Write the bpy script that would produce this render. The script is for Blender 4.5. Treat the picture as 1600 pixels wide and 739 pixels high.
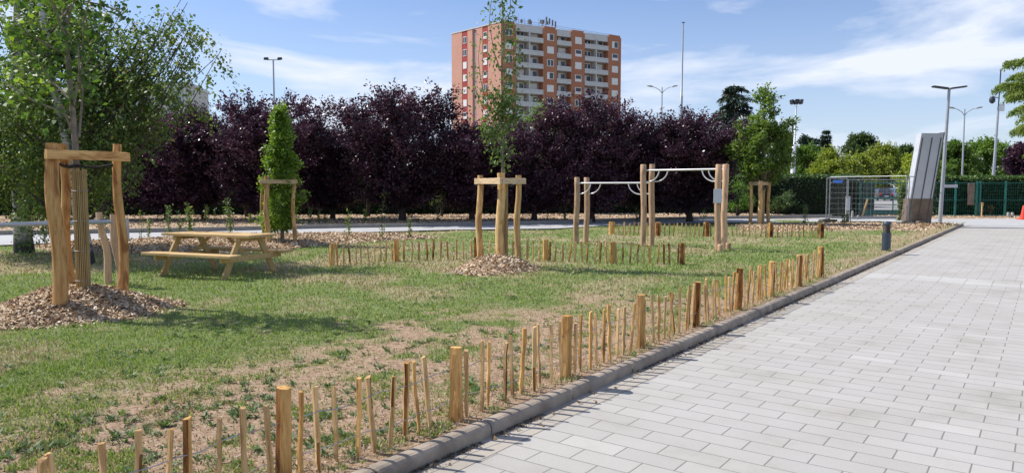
import bpy, math, random
import numpy as np
from mathutils import Vector
R = math.radians
rng = np.random.default_rng(7)
random.seed(7)
for o in list(bpy.data.objects): bpy.data.objects.remove(o)
S = bpy.context.scene
C = S.collection
# ------------------------------------------------------------------ camera, sky, sun, exposure
HC = 1.6; FPX = 1150.0; TH = math.atan(76.5 / FPX)
cam = bpy.data.objects.new('camera', bpy.data.cameras.new('camera')); C.objects.link(cam)
cam.location = (0, 0, HC); cam.rotation_euler = (math.pi / 2 - TH, 0, 0)
cam.data.sensor_width = 36; cam.data.lens = 36 * FPX / 1600; cam.data.clip_end = 3000; cam.data.clip_start = 0.05
S.camera = cam
S.render.resolution_x = 1024; S.render.resolution_y = 472
SUNV = Vector((-0.80, 0.27, 1.0)).normalized()          # towards the sun
SUN_EL = math.asin(SUNV.z); SUN_AZ = math.atan2(SUNV.x, SUNV.y)
S.view_settings.view_transform = 'Standard'; S.view_settings.look = 'None'
S.view_settings.exposure = 0.22; S.view_settings.gamma = 1.0
S.view_settings.use_curve_mapping = False
W = bpy.data.worlds.new('World'); S.world = W; W.use_nodes = True
wn = W.node_tree; wn.nodes.clear()
def wnode(t, **k):
    n = wn.nodes.new(t)
    for a, b in k.items(): setattr(n, a, b)
    return n
sky = wnode('ShaderNodeTexSky', sky_type='NISHITA', sun_disc=False)
sky.sun_elevation = SUN_EL; sky.sun_rotation = SUN_AZ; sky.air_density = 1.0; sky.dust_density = 0.6; sky.ozone_density = 2.0
tc = wnode('ShaderNodeTexCoord'); mp = wnode('ShaderNodeMapping'); mp.inputs['Scale'].default_value = (2.2, 2.2, 11)
mp.inputs['Location'].default_value = (3.1, 0.4, 0.35)
nz = wnode('ShaderNodeTexNoise'); nz.inputs['Scale'].default_value = 1.25; nz.inputs['Detail'].default_value = 8; nz.inputs['Roughness'].default_value = 0.56; nz.inputs['Distortion'].default_value = 0.35
cr = wnode('ShaderNodeValToRGB'); cr.color_ramp.elements[0].position = 0.48; cr.color_ramp.elements[1].position = 0.66
sep = wnode('ShaderNodeSeparateXYZ')
mr = wnode('ShaderNodeMapRange'); mr.inputs['From Min'].default_value = 0.0; mr.inputs['From Max'].default_value = 0.30; mr.inputs['To Min'].default_value = 0.45; mr.inputs['To Max'].default_value = 0.0
ad = wnode('ShaderNodeMath', operation='MULTIPLY_ADD', use_clamp=True); ad.inputs[1].default_value = 0.85
hz = wnode('ShaderNodeMix', data_type='RGBA'); hz.inputs[7].default_value = (7.2, 7.7, 8.8, 1)
tint = wnode('ShaderNodeMix', data_type='RGBA', blend_type='MULTIPLY'); tint.inputs[0].default_value = 1; tint.inputs[7].default_value = (0.86, 0.98, 1.22, 1)
bg = wnode('ShaderNodeBackground'); bg.inputs['Strength'].default_value = 0.105
wo = wnode('ShaderNodeOutputWorld')
L = wn.links.new
L(tc.outputs['Generated'], mp.inputs['Vector']); L(mp.outputs[0], nz.inputs['Vector']); L(nz.outputs['Fac'], cr.inputs[0])
L(tc.outputs['Generated'], sep.inputs[0]); L(sep.outputs['Z'], mr.inputs['Value'])
L(cr.outputs['Color'], ad.inputs[0]); L(mr.outputs[0], ad.inputs[2])
L(sky.outputs[0], tint.inputs[6]); L(tint.outputs[2], hz.inputs[6]); L(ad.outputs[0], hz.inputs[0]); L(hz.outputs[2], bg.inputs['Color']); L(bg.outputs[0], wo.inputs[0])
sl = bpy.data.lights.new('sun', 'SUN'); sl.energy = 4.8; sl.angle = R(0.53); sl.color = (1.0, 0.955, 0.88)
so = bpy.data.objects.new('sun', sl); C.objects.link(so); so.rotation_euler = (-SUNV).to_track_quat('-Z', 'Y').to_euler()

# ------------------------------------------------------------------ helpers
def G(px, py, z=0.1):
    "ground point seen at a pixel of the 1600x739 photograph"
    x = (px - 800) / FPX; y = (369.5 - py) / FPX
    ry = math.cos(TH) + y * math.sin(TH); rz = -math.sin(TH) + y * math.cos(TH)
    t = (z - HC) / rz
    return (x * t, ry * t)
def at(px, Y): return (px - 800) / FPX * Y
def zat(py, Y): return HC + (293 - py) / FPX * Y
KA = R(36.05); KD = np.array([math.sin(KA), math.cos(KA)]); KN = np.array([math.cos(KA), -math.sin(KA)])
def UV(u, v): p = u * KN + v * KD; return float(p[0]), float(p[1])

def tag(o, label=None, cat=None, group=None, kind=None):
    if label: o['label'] = label
    if cat: o['category'] = cat
    if group: o['group'] = group
    if kind: o['kind'] = kind
    return o
def thing(name, label, cat, loc=(0, 0, 0), rz=0.0, group=None):
    o = bpy.data.objects.new(name, None); C.objects.link(o); o.location = loc; o.rotation_euler = (0, 0, rz)
    o.empty_display_size = 0.1
    return tag(o, label, cat, group)
def copy_tree(o, parent=None):
    c = o.copy(); C.objects.link(c)
    if parent: c.parent = parent
    for ch in list(o.children): copy_tree(ch, c)
    return c

def mesh_np(name, verts, faces, mats, midx=None, attr=None, parent=None, smooth=False, loc=None):
    me = bpy.data.meshes.new(name)
    verts = np.asarray(verts, dtype=np.float32); faces = np.asarray(faces, dtype=np.int32)
    n, k = faces.shape
    me.vertices.add(len(verts)); me.vertices.foreach_set('co', verts.ravel())
    me.loops.add(n * k); me.loops.foreach_set('vertex_index', faces.ravel())
    me.polygons.add(n); me.polygons.foreach_set('loop_start', np.arange(n, dtype=np.int32) * k)
    if midx is not None: me.polygons.foreach_set('material_index', np.asarray(midx, dtype=np.int32))
    if smooth: me.polygons.foreach_set('use_smooth', np.ones(n, dtype=bool))
    for m in (mats if isinstance(mats, (list, tuple)) else [mats]): me.materials.append(m)
    me.update(calc_edges=True)
    if attr:
        for an, av in attr.items():
            a = me.attributes.new(an, 'FLOAT', 'POINT'); a.data.foreach_set('value', np.asarray(av, dtype=np.float32))
    o = bpy.data.objects.new(name, me); C.objects.link(o)
    if parent: o.parent = parent
    if loc: o.location = loc
    return o

class MB:
    def __init__(s): s.v = []; s.f = []; s.m = []; s.sm = []
    def add(s, vs, fs, m=0, smooth=False):
        b = len(s.v); s.v += [tuple(v) for v in vs]
        for f in fs: s.f.append(tuple(b + i for i in f)); s.m.append(m); s.sm.append(smooth)
        return s
    def box(s, c, d, m=0, rz=0.0, bev=0.0, rx=0.0, ry=0.0):
        hx, hy, hz_ = d[0] / 2, d[1] / 2, d[2] / 2
        if bev <= 0:
            P = [(x, y, z) for z in (-hz_, hz_) for (x, y) in ((-hx, -hy), (hx, -hy), (hx, hy), (-hx, hy))]
            F = [(3, 2, 1, 0), (4, 5, 6, 7), (0, 1, 5, 4), (1, 2, 6, 5), (2, 3, 7, 6), (3, 0, 4, 7)]
        else:
            b = min(bev, hx * .9, hy * .9, hz_ * .9); P = []; ring = []
            for (z, q) in ((-hz_, b), (-hz_ + b, 0), (hz_ - b, 0), (hz_, b)):
                X, Y = hx - q, hy - q; bb = b
                P += [(-X + bb, -Y, z), (X - bb, -Y, z), (X, -Y + bb, z), (X, Y - bb, z), (X - bb, Y, z), (-X + bb, Y, z), (-X, Y - bb, z), (-X, -Y + bb, z)]
            F = [tuple(range(7, -1, -1)), tuple(range(24, 32))]
            for r in range(3):
                for i in range(8):
                    j = (i + 1) % 8; F.append((r * 8 + i, r * 8 + j, r * 8 + 8 + j, r * 8 + 8 + i))
        cx, sx = math.cos(rx), math.sin(rx); cy, sy = math.cos(ry), math.sin(ry); cz, sz = math.cos(rz), math.sin(rz)
        Q = []
        for (x, y, z) in P:
            y, z = y * cx - z * sx, y * sx + z * cx
            x, z = x * cy + z * sy, -x * sy + z * cy
            x, y = x * cz - y * sz, x * sz + y * cz
            Q.append((x + c[0], y + c[1], z + c[2]))
        return s.add(Q, F, m)
    def tube(s, pts, rad, n=8, m=0, cap=True, smooth=True, jit=0.0, flat=1.0):
        pts = [Vector(p) for p in pts]
        if not hasattr(rad, '__len__'): rad = [rad] * len(pts)
        V = []; prev = None
        prof = [1 + (random.random() - .5) * 2 * jit for _ in range(n)]
        for i, p in enumerate(pts):
            t = (pts[min(i + 1, len(pts) - 1)] - pts[max(i - 1, 0)]).normalized()
            if prev is None:
                a = Vector((1, 0, 0)) if abs(t.x) < .8 else Vector((0, 1, 0))
                u = (a - t * a.dot(t)).normalized()
            else: u = (prev - t * prev.dot(t)).normalized()
            prev = u; w = t.cross(u)
            for k in range(n):
                a = 2 * math.pi * k / n; r = rad[i] * prof[k]
                V.append(p + u * math.cos(a) * r + w * math.sin(a) * r * flat)
        F = [(i * n + k, i * n + (k + 1) % n, (i + 1) * n + (k + 1) % n, (i + 1) * n + k) for i in range(len(pts) - 1) for k in range(n)]
        s.add(V, F, m, smooth)
        if cap: s.add(V[:n], [tuple(range(n - 1, -1, -1))], m); s.add(V[-n:], [tuple(range(n))], m)
        return s
    def prism(s, poly, z0, z1, m=0, top=None):
        n = len(poly); top = top or poly
        V = [(x, y, z0) for x, y in poly] + [(x, y, z1) for x, y in top]
        F = [tuple(range(n - 1, -1, -1)), tuple(range(n, 2 * n))] + [(i, (i + 1) % n, n + (i + 1) % n, n + i) for i in range(n)]
        return s.add(V, F, m)
    def build(s, name, mats, parent=None, loc=None):
        me = bpy.data.meshes.new(name); me.from_pydata([tuple(v) for v in s.v], [], s.f)
        for m in (mats if isinstance(mats, (list, tuple)) else [mats]): me.materials.append(m)
        me.polygons.foreach_set('material_index', s.m); me.polygons.foreach_set('use_smooth', s.sm); me.update()
        o = bpy.data.objects.new(name, me); C.objects.link(o)
        if parent: o.parent = parent
        if loc: o.location = loc
        return o

# ---- noise in numpy
_perm = rng.random((256, 256))
def vnoise(x, y):
    xi = np.floor(x).astype(int); yi = np.floor(y).astype(int); fx = x - xi; fy = y - yi
    fx = fx * fx * (3 - 2 * fx); fy = fy * fy * (3 - 2 * fy)
    g = lambda a, b: _perm[a % 256, b % 256]
    return (g(xi, yi) * (1 - fx) + g(xi + 1, yi) * fx) * (1 - fy) + (g(xi, yi + 1) * (1 - fx) + g(xi + 1, yi + 1) * fx) * fy
def fbm(x, y, o=4):
    t = 0; a = .5; n = 0
    for i in range(o): t = t + a * vnoise(x + 17 * i, y + 31 * i); n += a; a *= .5; x = x * 2.03; y = y * 2.03
    return t / n
def sst(a, b, x): t = np.clip((x - a) / (b - a), 0, 1); return t * t * (3 - 2 * t)

# ------------------------------------------------------------------ materials
def mat(name):
    m = bpy.data.materials.new(name); m.use_nodes = True; nt = m.node_tree
    return m, nt, nt.nodes['Principled BSDF']
def nd(nt, t, **k):
    n = nt.nodes.new(t)
    for a, b in k.items():
        if a.startswith('i_'):
            n.inputs[int(a[2:]) if a[2:].isdigit() else a[2:].replace('_', ' ')].default_value = b
        else: setattr(n, a, b)
    return n
def ramp(nt, fac, cols):
    r = nt.nodes.new('ShaderNodeValToRGB'); e = r.color_ramp.elements
    while len(e) < len(cols): e.new(0.5)
    for i, (p, c) in enumerate(cols): e[i].position = p; e[i].color = (*c, 1)
    nt.links.new(fac, r.inputs[0]); return r
def simple(name, col, rough=.6, metal=0.0, var=.12, scale=8.0, bump=0.0, bscale=40, rnd=0.0):
    m, nt, b = mat(name); l = nt.links.new
    b.inputs['Roughness'].default_value = rough; b.inputs['Metallic'].default_value = metal
    t = nd(nt, 'ShaderNodeTexCoord'); n = nd(nt, 'ShaderNodeTexNoise', i_Scale=scale, i_Detail=5.0)
    l(t.outputs['Object'], n.inputs['Vector'])
    c0 = tuple(c * (1 - var) for c in col); c1 = tuple(min(1, c * (1 + var)) for c in col)
    r = ramp(nt, n.outputs['Fac'], [(.3, c0), (.7, c1)])
    l(r.outputs[0], b.inputs['Base Color'])
    if bump:
        n2 = nd(nt, 'ShaderNodeTexNoise', i_Scale=float(bscale), i_Detail=4.0); l(t.outputs['Object'], n2.inputs['Vector'])
        bp = nd(nt, 'ShaderNodeBump', i_Strength=bump, i_Distance=.01); l(n2.outputs['Fac'], bp.inputs['Height']); l(bp.outputs[0], b.inputs['Normal'])
    return m
def wood(name, c0, c1, c2, axis='z', grain=26.0, rough=.75, knots=.5, rnd=.25):
    m, nt, b = mat(name); l = nt.links.new; b.inputs['Roughness'].default_value = .92; b.inputs['Specular IOR Level'].default_value = .15
    t = nd(nt, 'ShaderNodeTexCoord'); oi = nd(nt, 'ShaderNodeObjectInfo')
    mp_ = nd(nt, 'ShaderNodeMapping'); st = 0.07
    mp_.inputs['Scale'].default_value = {'z': (1, 1, st), 'x': (st, 1, 1), 'y': (1, st, 1)}[axis]
    off = nd(nt, 'ShaderNodeVectorMath', operation='ADD'); l(t.outputs['Object'], off.inputs[0])
    mu = nd(nt, 'ShaderNodeMath', operation='MULTIPLY', i_1=37.0); l(oi.outputs['Random'], mu.inputs[0]); l(mu.outputs[0], off.inputs[1])
    l(off.outputs[0], mp_.inputs['Vector'])
    n = nd(nt, 'ShaderNodeTexNoise', i_Scale=grain * 1.6, i_Detail=9.0, i_Roughness=.78); l(mp_.outputs[0], n.inputs['Vector'])
    n2 = nd(nt, 'ShaderNodeTexNoise', i_Scale=7.0, i_Detail=4.0, i_Distortion=.8)
    mp2 = nd(nt, 'ShaderNodeMapping'); mp2.inputs['Scale'].default_value = {'z': (1, 1, .35), 'x': (.35, 1, 1), 'y': (1, .35, 1)}[axis]
    l(off.outputs[0], mp2.inputs['Vector']); l(mp2.outputs[0], n2.inputs['Vector'])
    r = ramp(nt, n.outputs['Fac'], [(.33, c2), (.43, c0), (.60, c1)])
    r2 = ramp(nt, n2.outputs['Fac'], [(.52, (0, 0, 0)), (.63, (1, 1, 1))])
    k = nd(nt, 'ShaderNodeMath', operation='MULTIPLY', i_1=knots); l(r2.outputs[0], k.inputs[0])
    mx = nd(nt, 'ShaderNodeMix', data_type='RGBA'); l(k.outputs[0], mx.inputs[0]); l(r.outputs[0], mx.inputs[6]); mx.inputs[7].default_value = (*c2, 1)
    hs = nd(nt, 'ShaderNodeHueSaturation'); l(mx.outputs[2], hs.inputs['Color'])
    mrr = nd(nt, 'ShaderNodeMapRange'); mrr.inputs['To Min'].default_value = 1 - rnd; mrr.inputs['To Max'].default_value = 1 + rnd * .6
    l(oi.outputs['Random'], mrr.inputs['Value']); l(mrr.outputs[0], hs.inputs['Value'])
    l(hs.outputs[0], b.inputs['Base Color'])
    bp = nd(nt, 'ShaderNodeBump', i_Strength=.9, i_Distance=.010); l(n.outputs['Fac'], bp.inputs['Height']); l(bp.outputs[0], b.inputs['Normal'])
    return m
def leaf(name, cols, trans=.35, rough=.5):
    m, nt, b = mat(name); l = nt.links.new
    a = nd(nt, 'ShaderNodeAttribute', attribute_name='v')
    r = ramp(nt, a.outputs['Fac'], cols)
    oi = nd(nt, 'ShaderNodeObjectInfo'); hs = nd(nt, 'ShaderNodeHueSaturation'); l(r.outputs[0], hs.inputs['Color'])
    mv = nd(nt, 'ShaderNodeMapRange'); mv.inputs['To Min'].default_value = .85; mv.inputs['To Max'].default_value = 1.25; l(oi.outputs['Random'], mv.inputs['Value']); l(mv.outputs[0], hs.inputs['Value'])
    r = hs; l(r.outputs[0], b.inputs['Base Color']); b.inputs['Roughness'].default_value = rough
    tr = nd(nt, 'ShaderNodeBsdfTranslucent'); mxc = nd(nt, 'ShaderNodeMix', data_type='RGBA', blend_type='MULTIPLY', i_0=1.0)
    l(r.outputs[0], mxc.inputs[6]); mxc.inputs[7].default_value = (1.5, 1.6, .8, 1) if trans > .2 else (1.3, 1, 1, 1)
    l(mxc.outputs[2], tr.inputs['Color'])
    ms = nd(nt, 'ShaderNodeMixShader', i_0=trans); l(b.outputs[0], ms.inputs[1]); l(tr.outputs[0], ms.inputs[2])
    l(ms.outputs[0], nt.nodes['Material Output'].inputs['Surface'])
    return m
M = {}
M['chestnut'] = wood('chestnut', (.58, .31, .10), (.82, .51, .20), (.17, .06, .02))
M['chestnut_h'] = wood('chestnut_h', (.66, .38, .15), (.80, .52, .24), (.20, .08, .03), axis='x', knots=.35)
M['frame_wood'] = wood('frame_wood', (.58, .30, .115), (.78, .47, .20), (.26, .085, .03), grain=13, knots=.75)
M['frame_wood_h'] = wood('frame_wood_h', (.62, .34, .14), (.80, .50, .22), (.28, .10, .035), axis='x', grain=14, knots=.5)
M['bark_post'] = wood('bark_post', (.20, .075, .025), (.44, .21, .07), (.045, .018, .01), knots=.9)
M['stake_tan'] = wood('stake_tan', (.58, .36, .15), (.78, .54, .27), (.24, .11, .045), knots=.55, rnd=.2)
M['stake_tan_h'] = wood('stake_tan_h', (.64, .46, .28), (.76, .58, .38), (.35, .22, .13), axis='x', knots=.3, rnd=.2)
M['robinia'] = wood('robinia', (.56, .36, .22), (.70, .47, .31), (.27, .15, .08), knots=.5, rnd=.2)
M['pine'] = wood('pine', (.56, .38, .18), (.72, .51, .27), (.30, .17, .07), axis='x', knots=.25, rnd=.12)
M['bamboo'] = wood('bamboo', (.48, .33, .15), (.60, .44, .22), (.30, .18, .08), knots=.3)
M['bamboo_gap'] = simple('bamboo_gap', (.05, .03, .02))
M['galv'] = simple('galvanised_steel', (.36, .38, .40), .45, .6, .1, 6, .05)
M['galv_matt'] = simple('galvanised_matt', (.46, .47, .48), .55, .4, .12)
M['pole'] = simple('pole_grey', (.42, .44, .47), .45, .35, .08)
M['white_metal'] = simple('white_metal', (.72, .70, .72), .3, .35, .05)
M['dark_metal'] = simple('dark_metal', (.05, .055, .07), .45, .3, .2)
M['rubber'] = simple('rubber', (.02, .02, .02), .8)
M['wire'] = simple('wire', (.42, .41, .40), .5, .5)
M['bollard'] = simple('bollard_blue_grey', (.055, .07, .10), .42, .2, .15)
M['louvre'] = simple('louvre', (.07, .06, .05), .6, .1, .3)
M['concrete'] = simple('concrete', (.36, .34, .31), .9, 0, .2, 5, .4, 60)
M['concrete_dark'] = simple('concrete_dark', (.10, .085, .075), .9, 0, .2)
M['green_steel'] = simple('green_steel', (.015, .13, .105), .4, .1, .2)
M['cone'] = simple('cone', (.85, .06, .03), .5)
M['white_paint'] = simple('white_paint', (.8, .8, .8), .6)
M['blue_sign'] = simple('blue_sign', (.03, .12, .45), .5)
M['corten'] = simple('corten', (.20, .145, .105), .7, .1, .3, 3, .2)
M['plate'] = simple('plate', (.58, .60, .63), .5, .2, .06, 2)
M['birch_bark'] = None
def birch_bark():
    m, nt, b = mat('birch_bark'); l = nt.links.new; t = nd(nt, 'ShaderNodeTexCoord')
    mp_ = nd(nt, 'ShaderNodeMapping'); mp_.inputs['Scale'].default_value = (3, 3, 14); l(t.outputs['Object'], mp_.inputs['Vector'])
    n = nd(nt, 'ShaderNodeTexNoise', i_Scale=1.4, i_Detail=6.0, i_Roughness=.7); l(mp_.outputs[0], n.inputs['Vector'])
    r = ramp(nt, n.outputs['Fac'], [(.38, (.06, .055, .05)), (.46, (.50, .47, .43)), (.75, (.72, .69, .64))])
    sp = nd(nt, 'ShaderNodeSeparateXYZ'); l(t.outputs['Object'], sp.inputs[0])
    mrr = nd(nt, 'ShaderNodeMapRange'); mrr.inputs['From Min'].default_value = .22; mrr.inputs['From Max'].default_value = .42; l(sp.outputs['Z'], mrr.inputs['Value'])
    mx = nd(nt, 'ShaderNodeMix', data_type='RGBA'); l(mrr.outputs[0], mx.inputs[0]); mx.inputs[6].default_value = (.05, .045, .04, 1); l(r.outputs[0], mx.inputs[7])
    l(mx.outputs[2], b.inputs['Base Color']); b.inputs['Roughness'].default_value = .85
    bp = nd(nt, 'ShaderNodeBump', i_Strength=.6, i_Distance=.02); l(n.outputs['Fac'], bp.inputs['Height']); l(bp.outputs[0], b.inputs['Normal'])
    return m
M['birch_bark'] = birch_bark()
M['bark'] = simple('bark', (.15, .115, .085), .9, 0, .4, 14, .7, 50)
M['bark_grey'] = simple('bark_grey', (.22, .18, .14), .9, 0, .3, 14, .6, 50)
M['bark_dark'] = simple('bark_dark', (.055, .04, .035), .9, 0, .4, 10, .5, 40)
M['leaf_birch'] = leaf('leaf_birch', [(0, (.065, .11, .028)), (.6, (.13, .19, .05)), (.93, (.22, .27, .08)), (1, (.35, .28, .09))], .42)
M['leaf_linden'] = leaf('leaf_linden', [(0, (.04, .085, .02)), (.55, (.085, .155, .03)), (1, (.23, .32, .05))], .38)
M['leaf_pear'] = leaf('leaf_pear', [(0, (.06, .115, .03)), (.6, (.12, .19, .05)), (1, (.22, .28, .08))], .35)
M['leaf_hornbeam'] = leaf('leaf_hornbeam', [(0, (.07, .14, .02)), (.6, (.14, .23, .03)), (1, (.26, .34, .06))], .35)
M['leaf_oak'] = leaf('leaf_oak', [(0, (.08, .14, .025)), (.6, (.15, .23, .045)), (1, (.26, .33, .08))], .35)
M['leaf_prunus'] = leaf('leaf_prunus', [(0, (.028, .013, .024)), (.5, (.060, .026, .048)), (.85, (.125, .050, .085)), (1, (.24, .12, .16))], .2, .34)
M['leaf_hedge'] = leaf('leaf_hedge', [(0, (.015, .035, .012)), (.5, (.032, .07, .018)), (.75, (.08, .16, .03)), (1, (.16, .28, .05))], .2)  # upper stops hold the sunlit tone painted onto hedge tops
M['leaf_dark'] = leaf('leaf_dark', [(0, (.035, .065, .022)), (.6, (.065, .11, .035)), (1, (.12, .17, .05))], .3)
M['leaf_mid'] = leaf('leaf_mid', [(0, (.07, .13, .025)), (.6, (.13, .22, .04)), (1, (.22, .31, .07))], .4)
M['leaf_lime'] = leaf('leaf_lime', [(0, (.13, .18, .025)), (.6, (.24, .29, .045)), (1, (.36, .38, .08))], .42)
M['leaf_cedar'] = leaf('leaf_cedar', [(0, (.018, .045, .03)), (.6, (.035, .075, .045)), (1, (.07, .115, .06))], .15)
M['leaf_conifer'] = leaf('leaf_conifer', [(0, (.07, .12, .02)), (.6, (.18, .25, .045)), (1, (.32, .37, .08))], .42)
M['leaf_sapling'] = leaf('leaf_sapling', [(0, (.05, .10, .02)), (.6, (.11, .17, .04)), (1, (.22, .25, .07))], .35)
M['leaf_dry'] = leaf('leaf_dry', [(0, (.18, .10, .04)), (.6, (.33, .22, .10)), (1, (.45, .34, .17))], .2)
M['grass_green'] = leaf('grass_green', [(0, (.12, .17, .04)), (.5, (.19, .26, .065)), (1, (.29, .35, .11))], .3, .6)
M['grass_dry'] = leaf('grass_dry', [(0, (.26, .215, .10)), (.5, (.38, .33, .17)), (1, (.52, .47, .28))], .2, .7)
M['weed'] = leaf('weed', [(0, (.055, .10, .025)), (.6, (.10, .165, .045)), (1, (.18, .25, .09))], .25, .6)

def chips_mat():
    m, nt, b = mat('wood_chips'); l = nt.links.new
    a = nd(nt, 'ShaderNodeAttribute', attribute_name='v')
    r = ramp(nt, a.outputs['Fac'], [(0, (.19, .11, .055)), (.3, (.45, .30, .18)), (.7, (.64, .49, .32)), (1, (.80, .68, .50))])
    l(r.outputs[0], b.inputs['Base Color']); b.inputs['Roughness'].default_value = .85
    return m
M['chips'] = chips_mat()
def mulch_mat():
    m, nt, b = mat('mulch'); l = nt.links.new; t = nd(nt, 'ShaderNodeTexCoord')
    v = nd(nt, 'ShaderNodeTexVoronoi', i_Scale=22.0); mp_ = nd(nt, 'ShaderNodeMapping'); mp_.inputs['Scale'].default_value = (1, 1.6, 1.6)
    mp_.inputs['Rotation'].default_value = (0, 0, .6)
    l(t.outputs['Object'], mp_.inputs['Vector']); l(mp_.outputs[0], v.inputs['Vector'])
    sp = nd(nt, 'ShaderNodeSeparateColor'); l(v.outputs['Color'], sp.inputs[0])
    r = ramp(nt, sp.outputs[0], [(0, (.15, .09, .05)), (.3, (.39, .26, .16)), (.7, (.58, .43, .28)), (1, (.74, .60, .44))])
    l(r.outputs[0], b.inputs['Base Color']); b.inputs['Roughness'].default_value = .9
    bp = nd(nt, 'ShaderNodeBump', i_Strength=.9, i_Distance=.03); l(v.outputs['Distance'], bp.inputs['Height']); l(bp.outputs[0], b.inputs['Normal'])
    return m
M['mulch'] = mulch_mat()
def lawn_mat():
    m, nt, b = mat('lawn'); l = nt.links.new; t = nd(nt, 'ShaderNodeTexCoord')
    g = nd(nt, 'ShaderNodeAttribute', attribute_name='green'); s_ = nd(nt, 'ShaderNodeAttribute', attribute_name='soil')
    n1 = nd(nt, 'ShaderNodeTexNoise', i_Scale=22.0, i_Detail=7.0, i_Roughness=.72); l(t.outputs['Object'], n1.inputs['Vector'])
    n2 = nd(nt, 'ShaderNodeTexNoise', i_Scale=3.0, i_Detail=6.0, i_Roughness=.65); l(t.outputs['Object'], n2.inputs['Vector'])
    soil = ramp(nt, n1.outputs['Fac'], [(.30, (.17, .10, .055)), (.5, (.38, .25, .155)), (.7, (.56, .42, .29))])
    gr = ramp(nt, n1.outputs['Fac'], [(.30, (.07, .10, .022)), (.5, (.145, .195, .045)), (.72, (.25, .29, .09))])
    dr = ramp(nt, n1.outputs['Fac'], [(.30, (.19, .15, .07)), (.5, (.33, .275, .14)), (.72, (.46, .41, .25))])
    j = nd(nt, 'ShaderNodeMath', operation='MULTIPLY_ADD', i_1=.9, i_2=-.45); l(n2.outputs['Fac'], j.inputs[0])
    gg = nd(nt, 'ShaderNodeMath', operation='ADD', use_clamp=True); l(g.outputs['Fac'], gg.inputs[0]); l(j.outputs[0], gg.inputs[1])
    m1 = nd(nt, 'ShaderNodeMix', data_type='RGBA'); l(gg.outputs[0], m1.inputs[0]); l(dr.outputs[0], m1.inputs[6]); l(gr.outputs[0], m1.inputs[7])
    m2 = nd(nt, 'ShaderNodeMix', data_type='RGBA'); l(s_.outputs['Fac'], m2.inputs[0]); l(m1.outputs[2], m2.inputs[6]); l(soil.outputs[0], m2.inputs[7])
    l(m2.outputs[2], b.inputs['Base Color']); b.inputs['Roughness'].default_value = .95
    n3 = nd(nt, 'ShaderNodeTexNoise', i_Scale=45.0, i_Detail=6.0, i_Roughness=.7); l(t.outputs['Object'], n3.inputs['Vector'])
    bp = nd(nt, 'ShaderNodeBump', i_Strength=1.0, i_Distance=.02); l(n3.outputs['Fac'], bp.inputs['Height']); l(bp.outputs[0], b.inputs['Normal'])
    return m
M['lawn'] = lawn_mat()
def paving_mat(name, L_, W_, off=0.5, base=(.50, .495, .485), mortar=(.20, .187, .168), bw=.0045, origin=(0, 0)):
    m, nt, b = mat(name); l = nt.links.new; t = nd(nt, 'ShaderNodeTexCoord')
    # object space of the sheet: local x = across the kerb, local y = along it
    mp_ = nd(nt, 'ShaderNodeMapping'); mp_.inputs['Location'].default_value = (-origin[0], -origin[1], 0)
    l(t.outputs['Object'], mp_.inputs['Vector'])
    br = nd(nt, 'ShaderNodeTexBrick'); br.offset = off; br.offset_frequency = 2; br.squash = 1
    for k, v in (('Scale', 1.0), ('Mortar Size', bw), ('Mortar Smooth', .3), ('Bias', 0.0), ('Brick Width', L_), ('Row Height', W_)): br.inputs[k].default_value = v
    br.inputs['Color1'].default_value = (0, 0, 0, 1); br.inputs['Color2'].default_value = (1, 1, 1, 1); br.inputs['Mortar'].default_value = (.5, .5, .5, 1)
    l(mp_.outputs[0], br.inputs['Vector'])
    c = base
    rr = ramp(nt, br.outputs['Color'], [(0, tuple(x * .95 for x in c)), (.6, c), (.95, tuple(x * 1.03 for x in c)), (1, tuple(x * 1.10 for x in c))])
    n = nd(nt, 'ShaderNodeTexNoise', i_Scale=1.3, i_Detail=6.0, i_Roughness=.6); l(t.outputs['Object'], n.inputs['Vector'])
    n2 = nd(nt, 'ShaderNodeTexNoise', i_Scale=90.0, i_Detail=4.0, i_Roughness=.7); l(t.outputs['Object'], n2.inputs['Vector'])
    r2 = ramp(nt, n.outputs['Fac'], [(.28, (.80, .78, .74)), (.45, (.95, .94, .92)), (.65, (1, 1, 1))])
    r3 = ramp(nt, n2.outputs['Fac'], [(.3, (.86, .86, .86)), (.6, (1.0, 1.0, 1.0))])
    a = nd(nt, 'ShaderNodeMix', data_type='RGBA', blend_type='MULTIPLY', i_0=1.0); l(rr.outputs[0], a.inputs[6]); l(r2.outputs[0], a.inputs[7])
    a2 = nd(nt, 'ShaderNodeMix', data_type='RGBA', blend_type='MULTIPLY', i_0=1.0); l(a.outputs[2], a2.inputs[6]); l(r3.outputs[0], a2.inputs[7])
    mo = nd(nt, 'ShaderNodeMix', data_type='RGBA'); l(br.outputs['Fac'], mo.inputs[0]); l(a2.outputs[2], mo.inputs[6]); mo.inputs[7].default_value = (*mortar, 1)
    l(mo.outputs[2], b.inputs['Base Color']); b.inputs['Roughness'].default_value = .88
    sb = nd(nt, 'ShaderNodeMath', operation='MULTIPLY_ADD', i_1=-1.0); l(br.outputs['Fac'], sb.inputs[0])
    ms = nd(nt, 'ShaderNodeMath', operation='MULTIPLY', i_1=.15); l(n2.outputs['Fac'], ms.inputs[0]); l(ms.outputs[0], sb.inputs[2])
    bp = nd(nt, 'ShaderNodeBump', i_Strength=.6, i_Distance=.006); l(sb.outputs[0], bp.inputs['Height']); l(bp.outputs[0], b.inputs['Normal'])
    return m
PL, PW = .388, .1866
M['paving'] = paving_mat('paving', PL, PW, .5, base=(.455, .435, .405), origin=(-1.462 - 4 * PL, 4.21))
M['gutter'] = paving_mat('gutter_slabs', .60, .79, 0.0, base=(.43, .39, .335), origin=(-2.84 - .39, .2))
M['band'] = paving_mat('band_slabs', .388, .388, 0.0, base=(.52, .505, .48), origin=(-2.64, 14.3))
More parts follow.
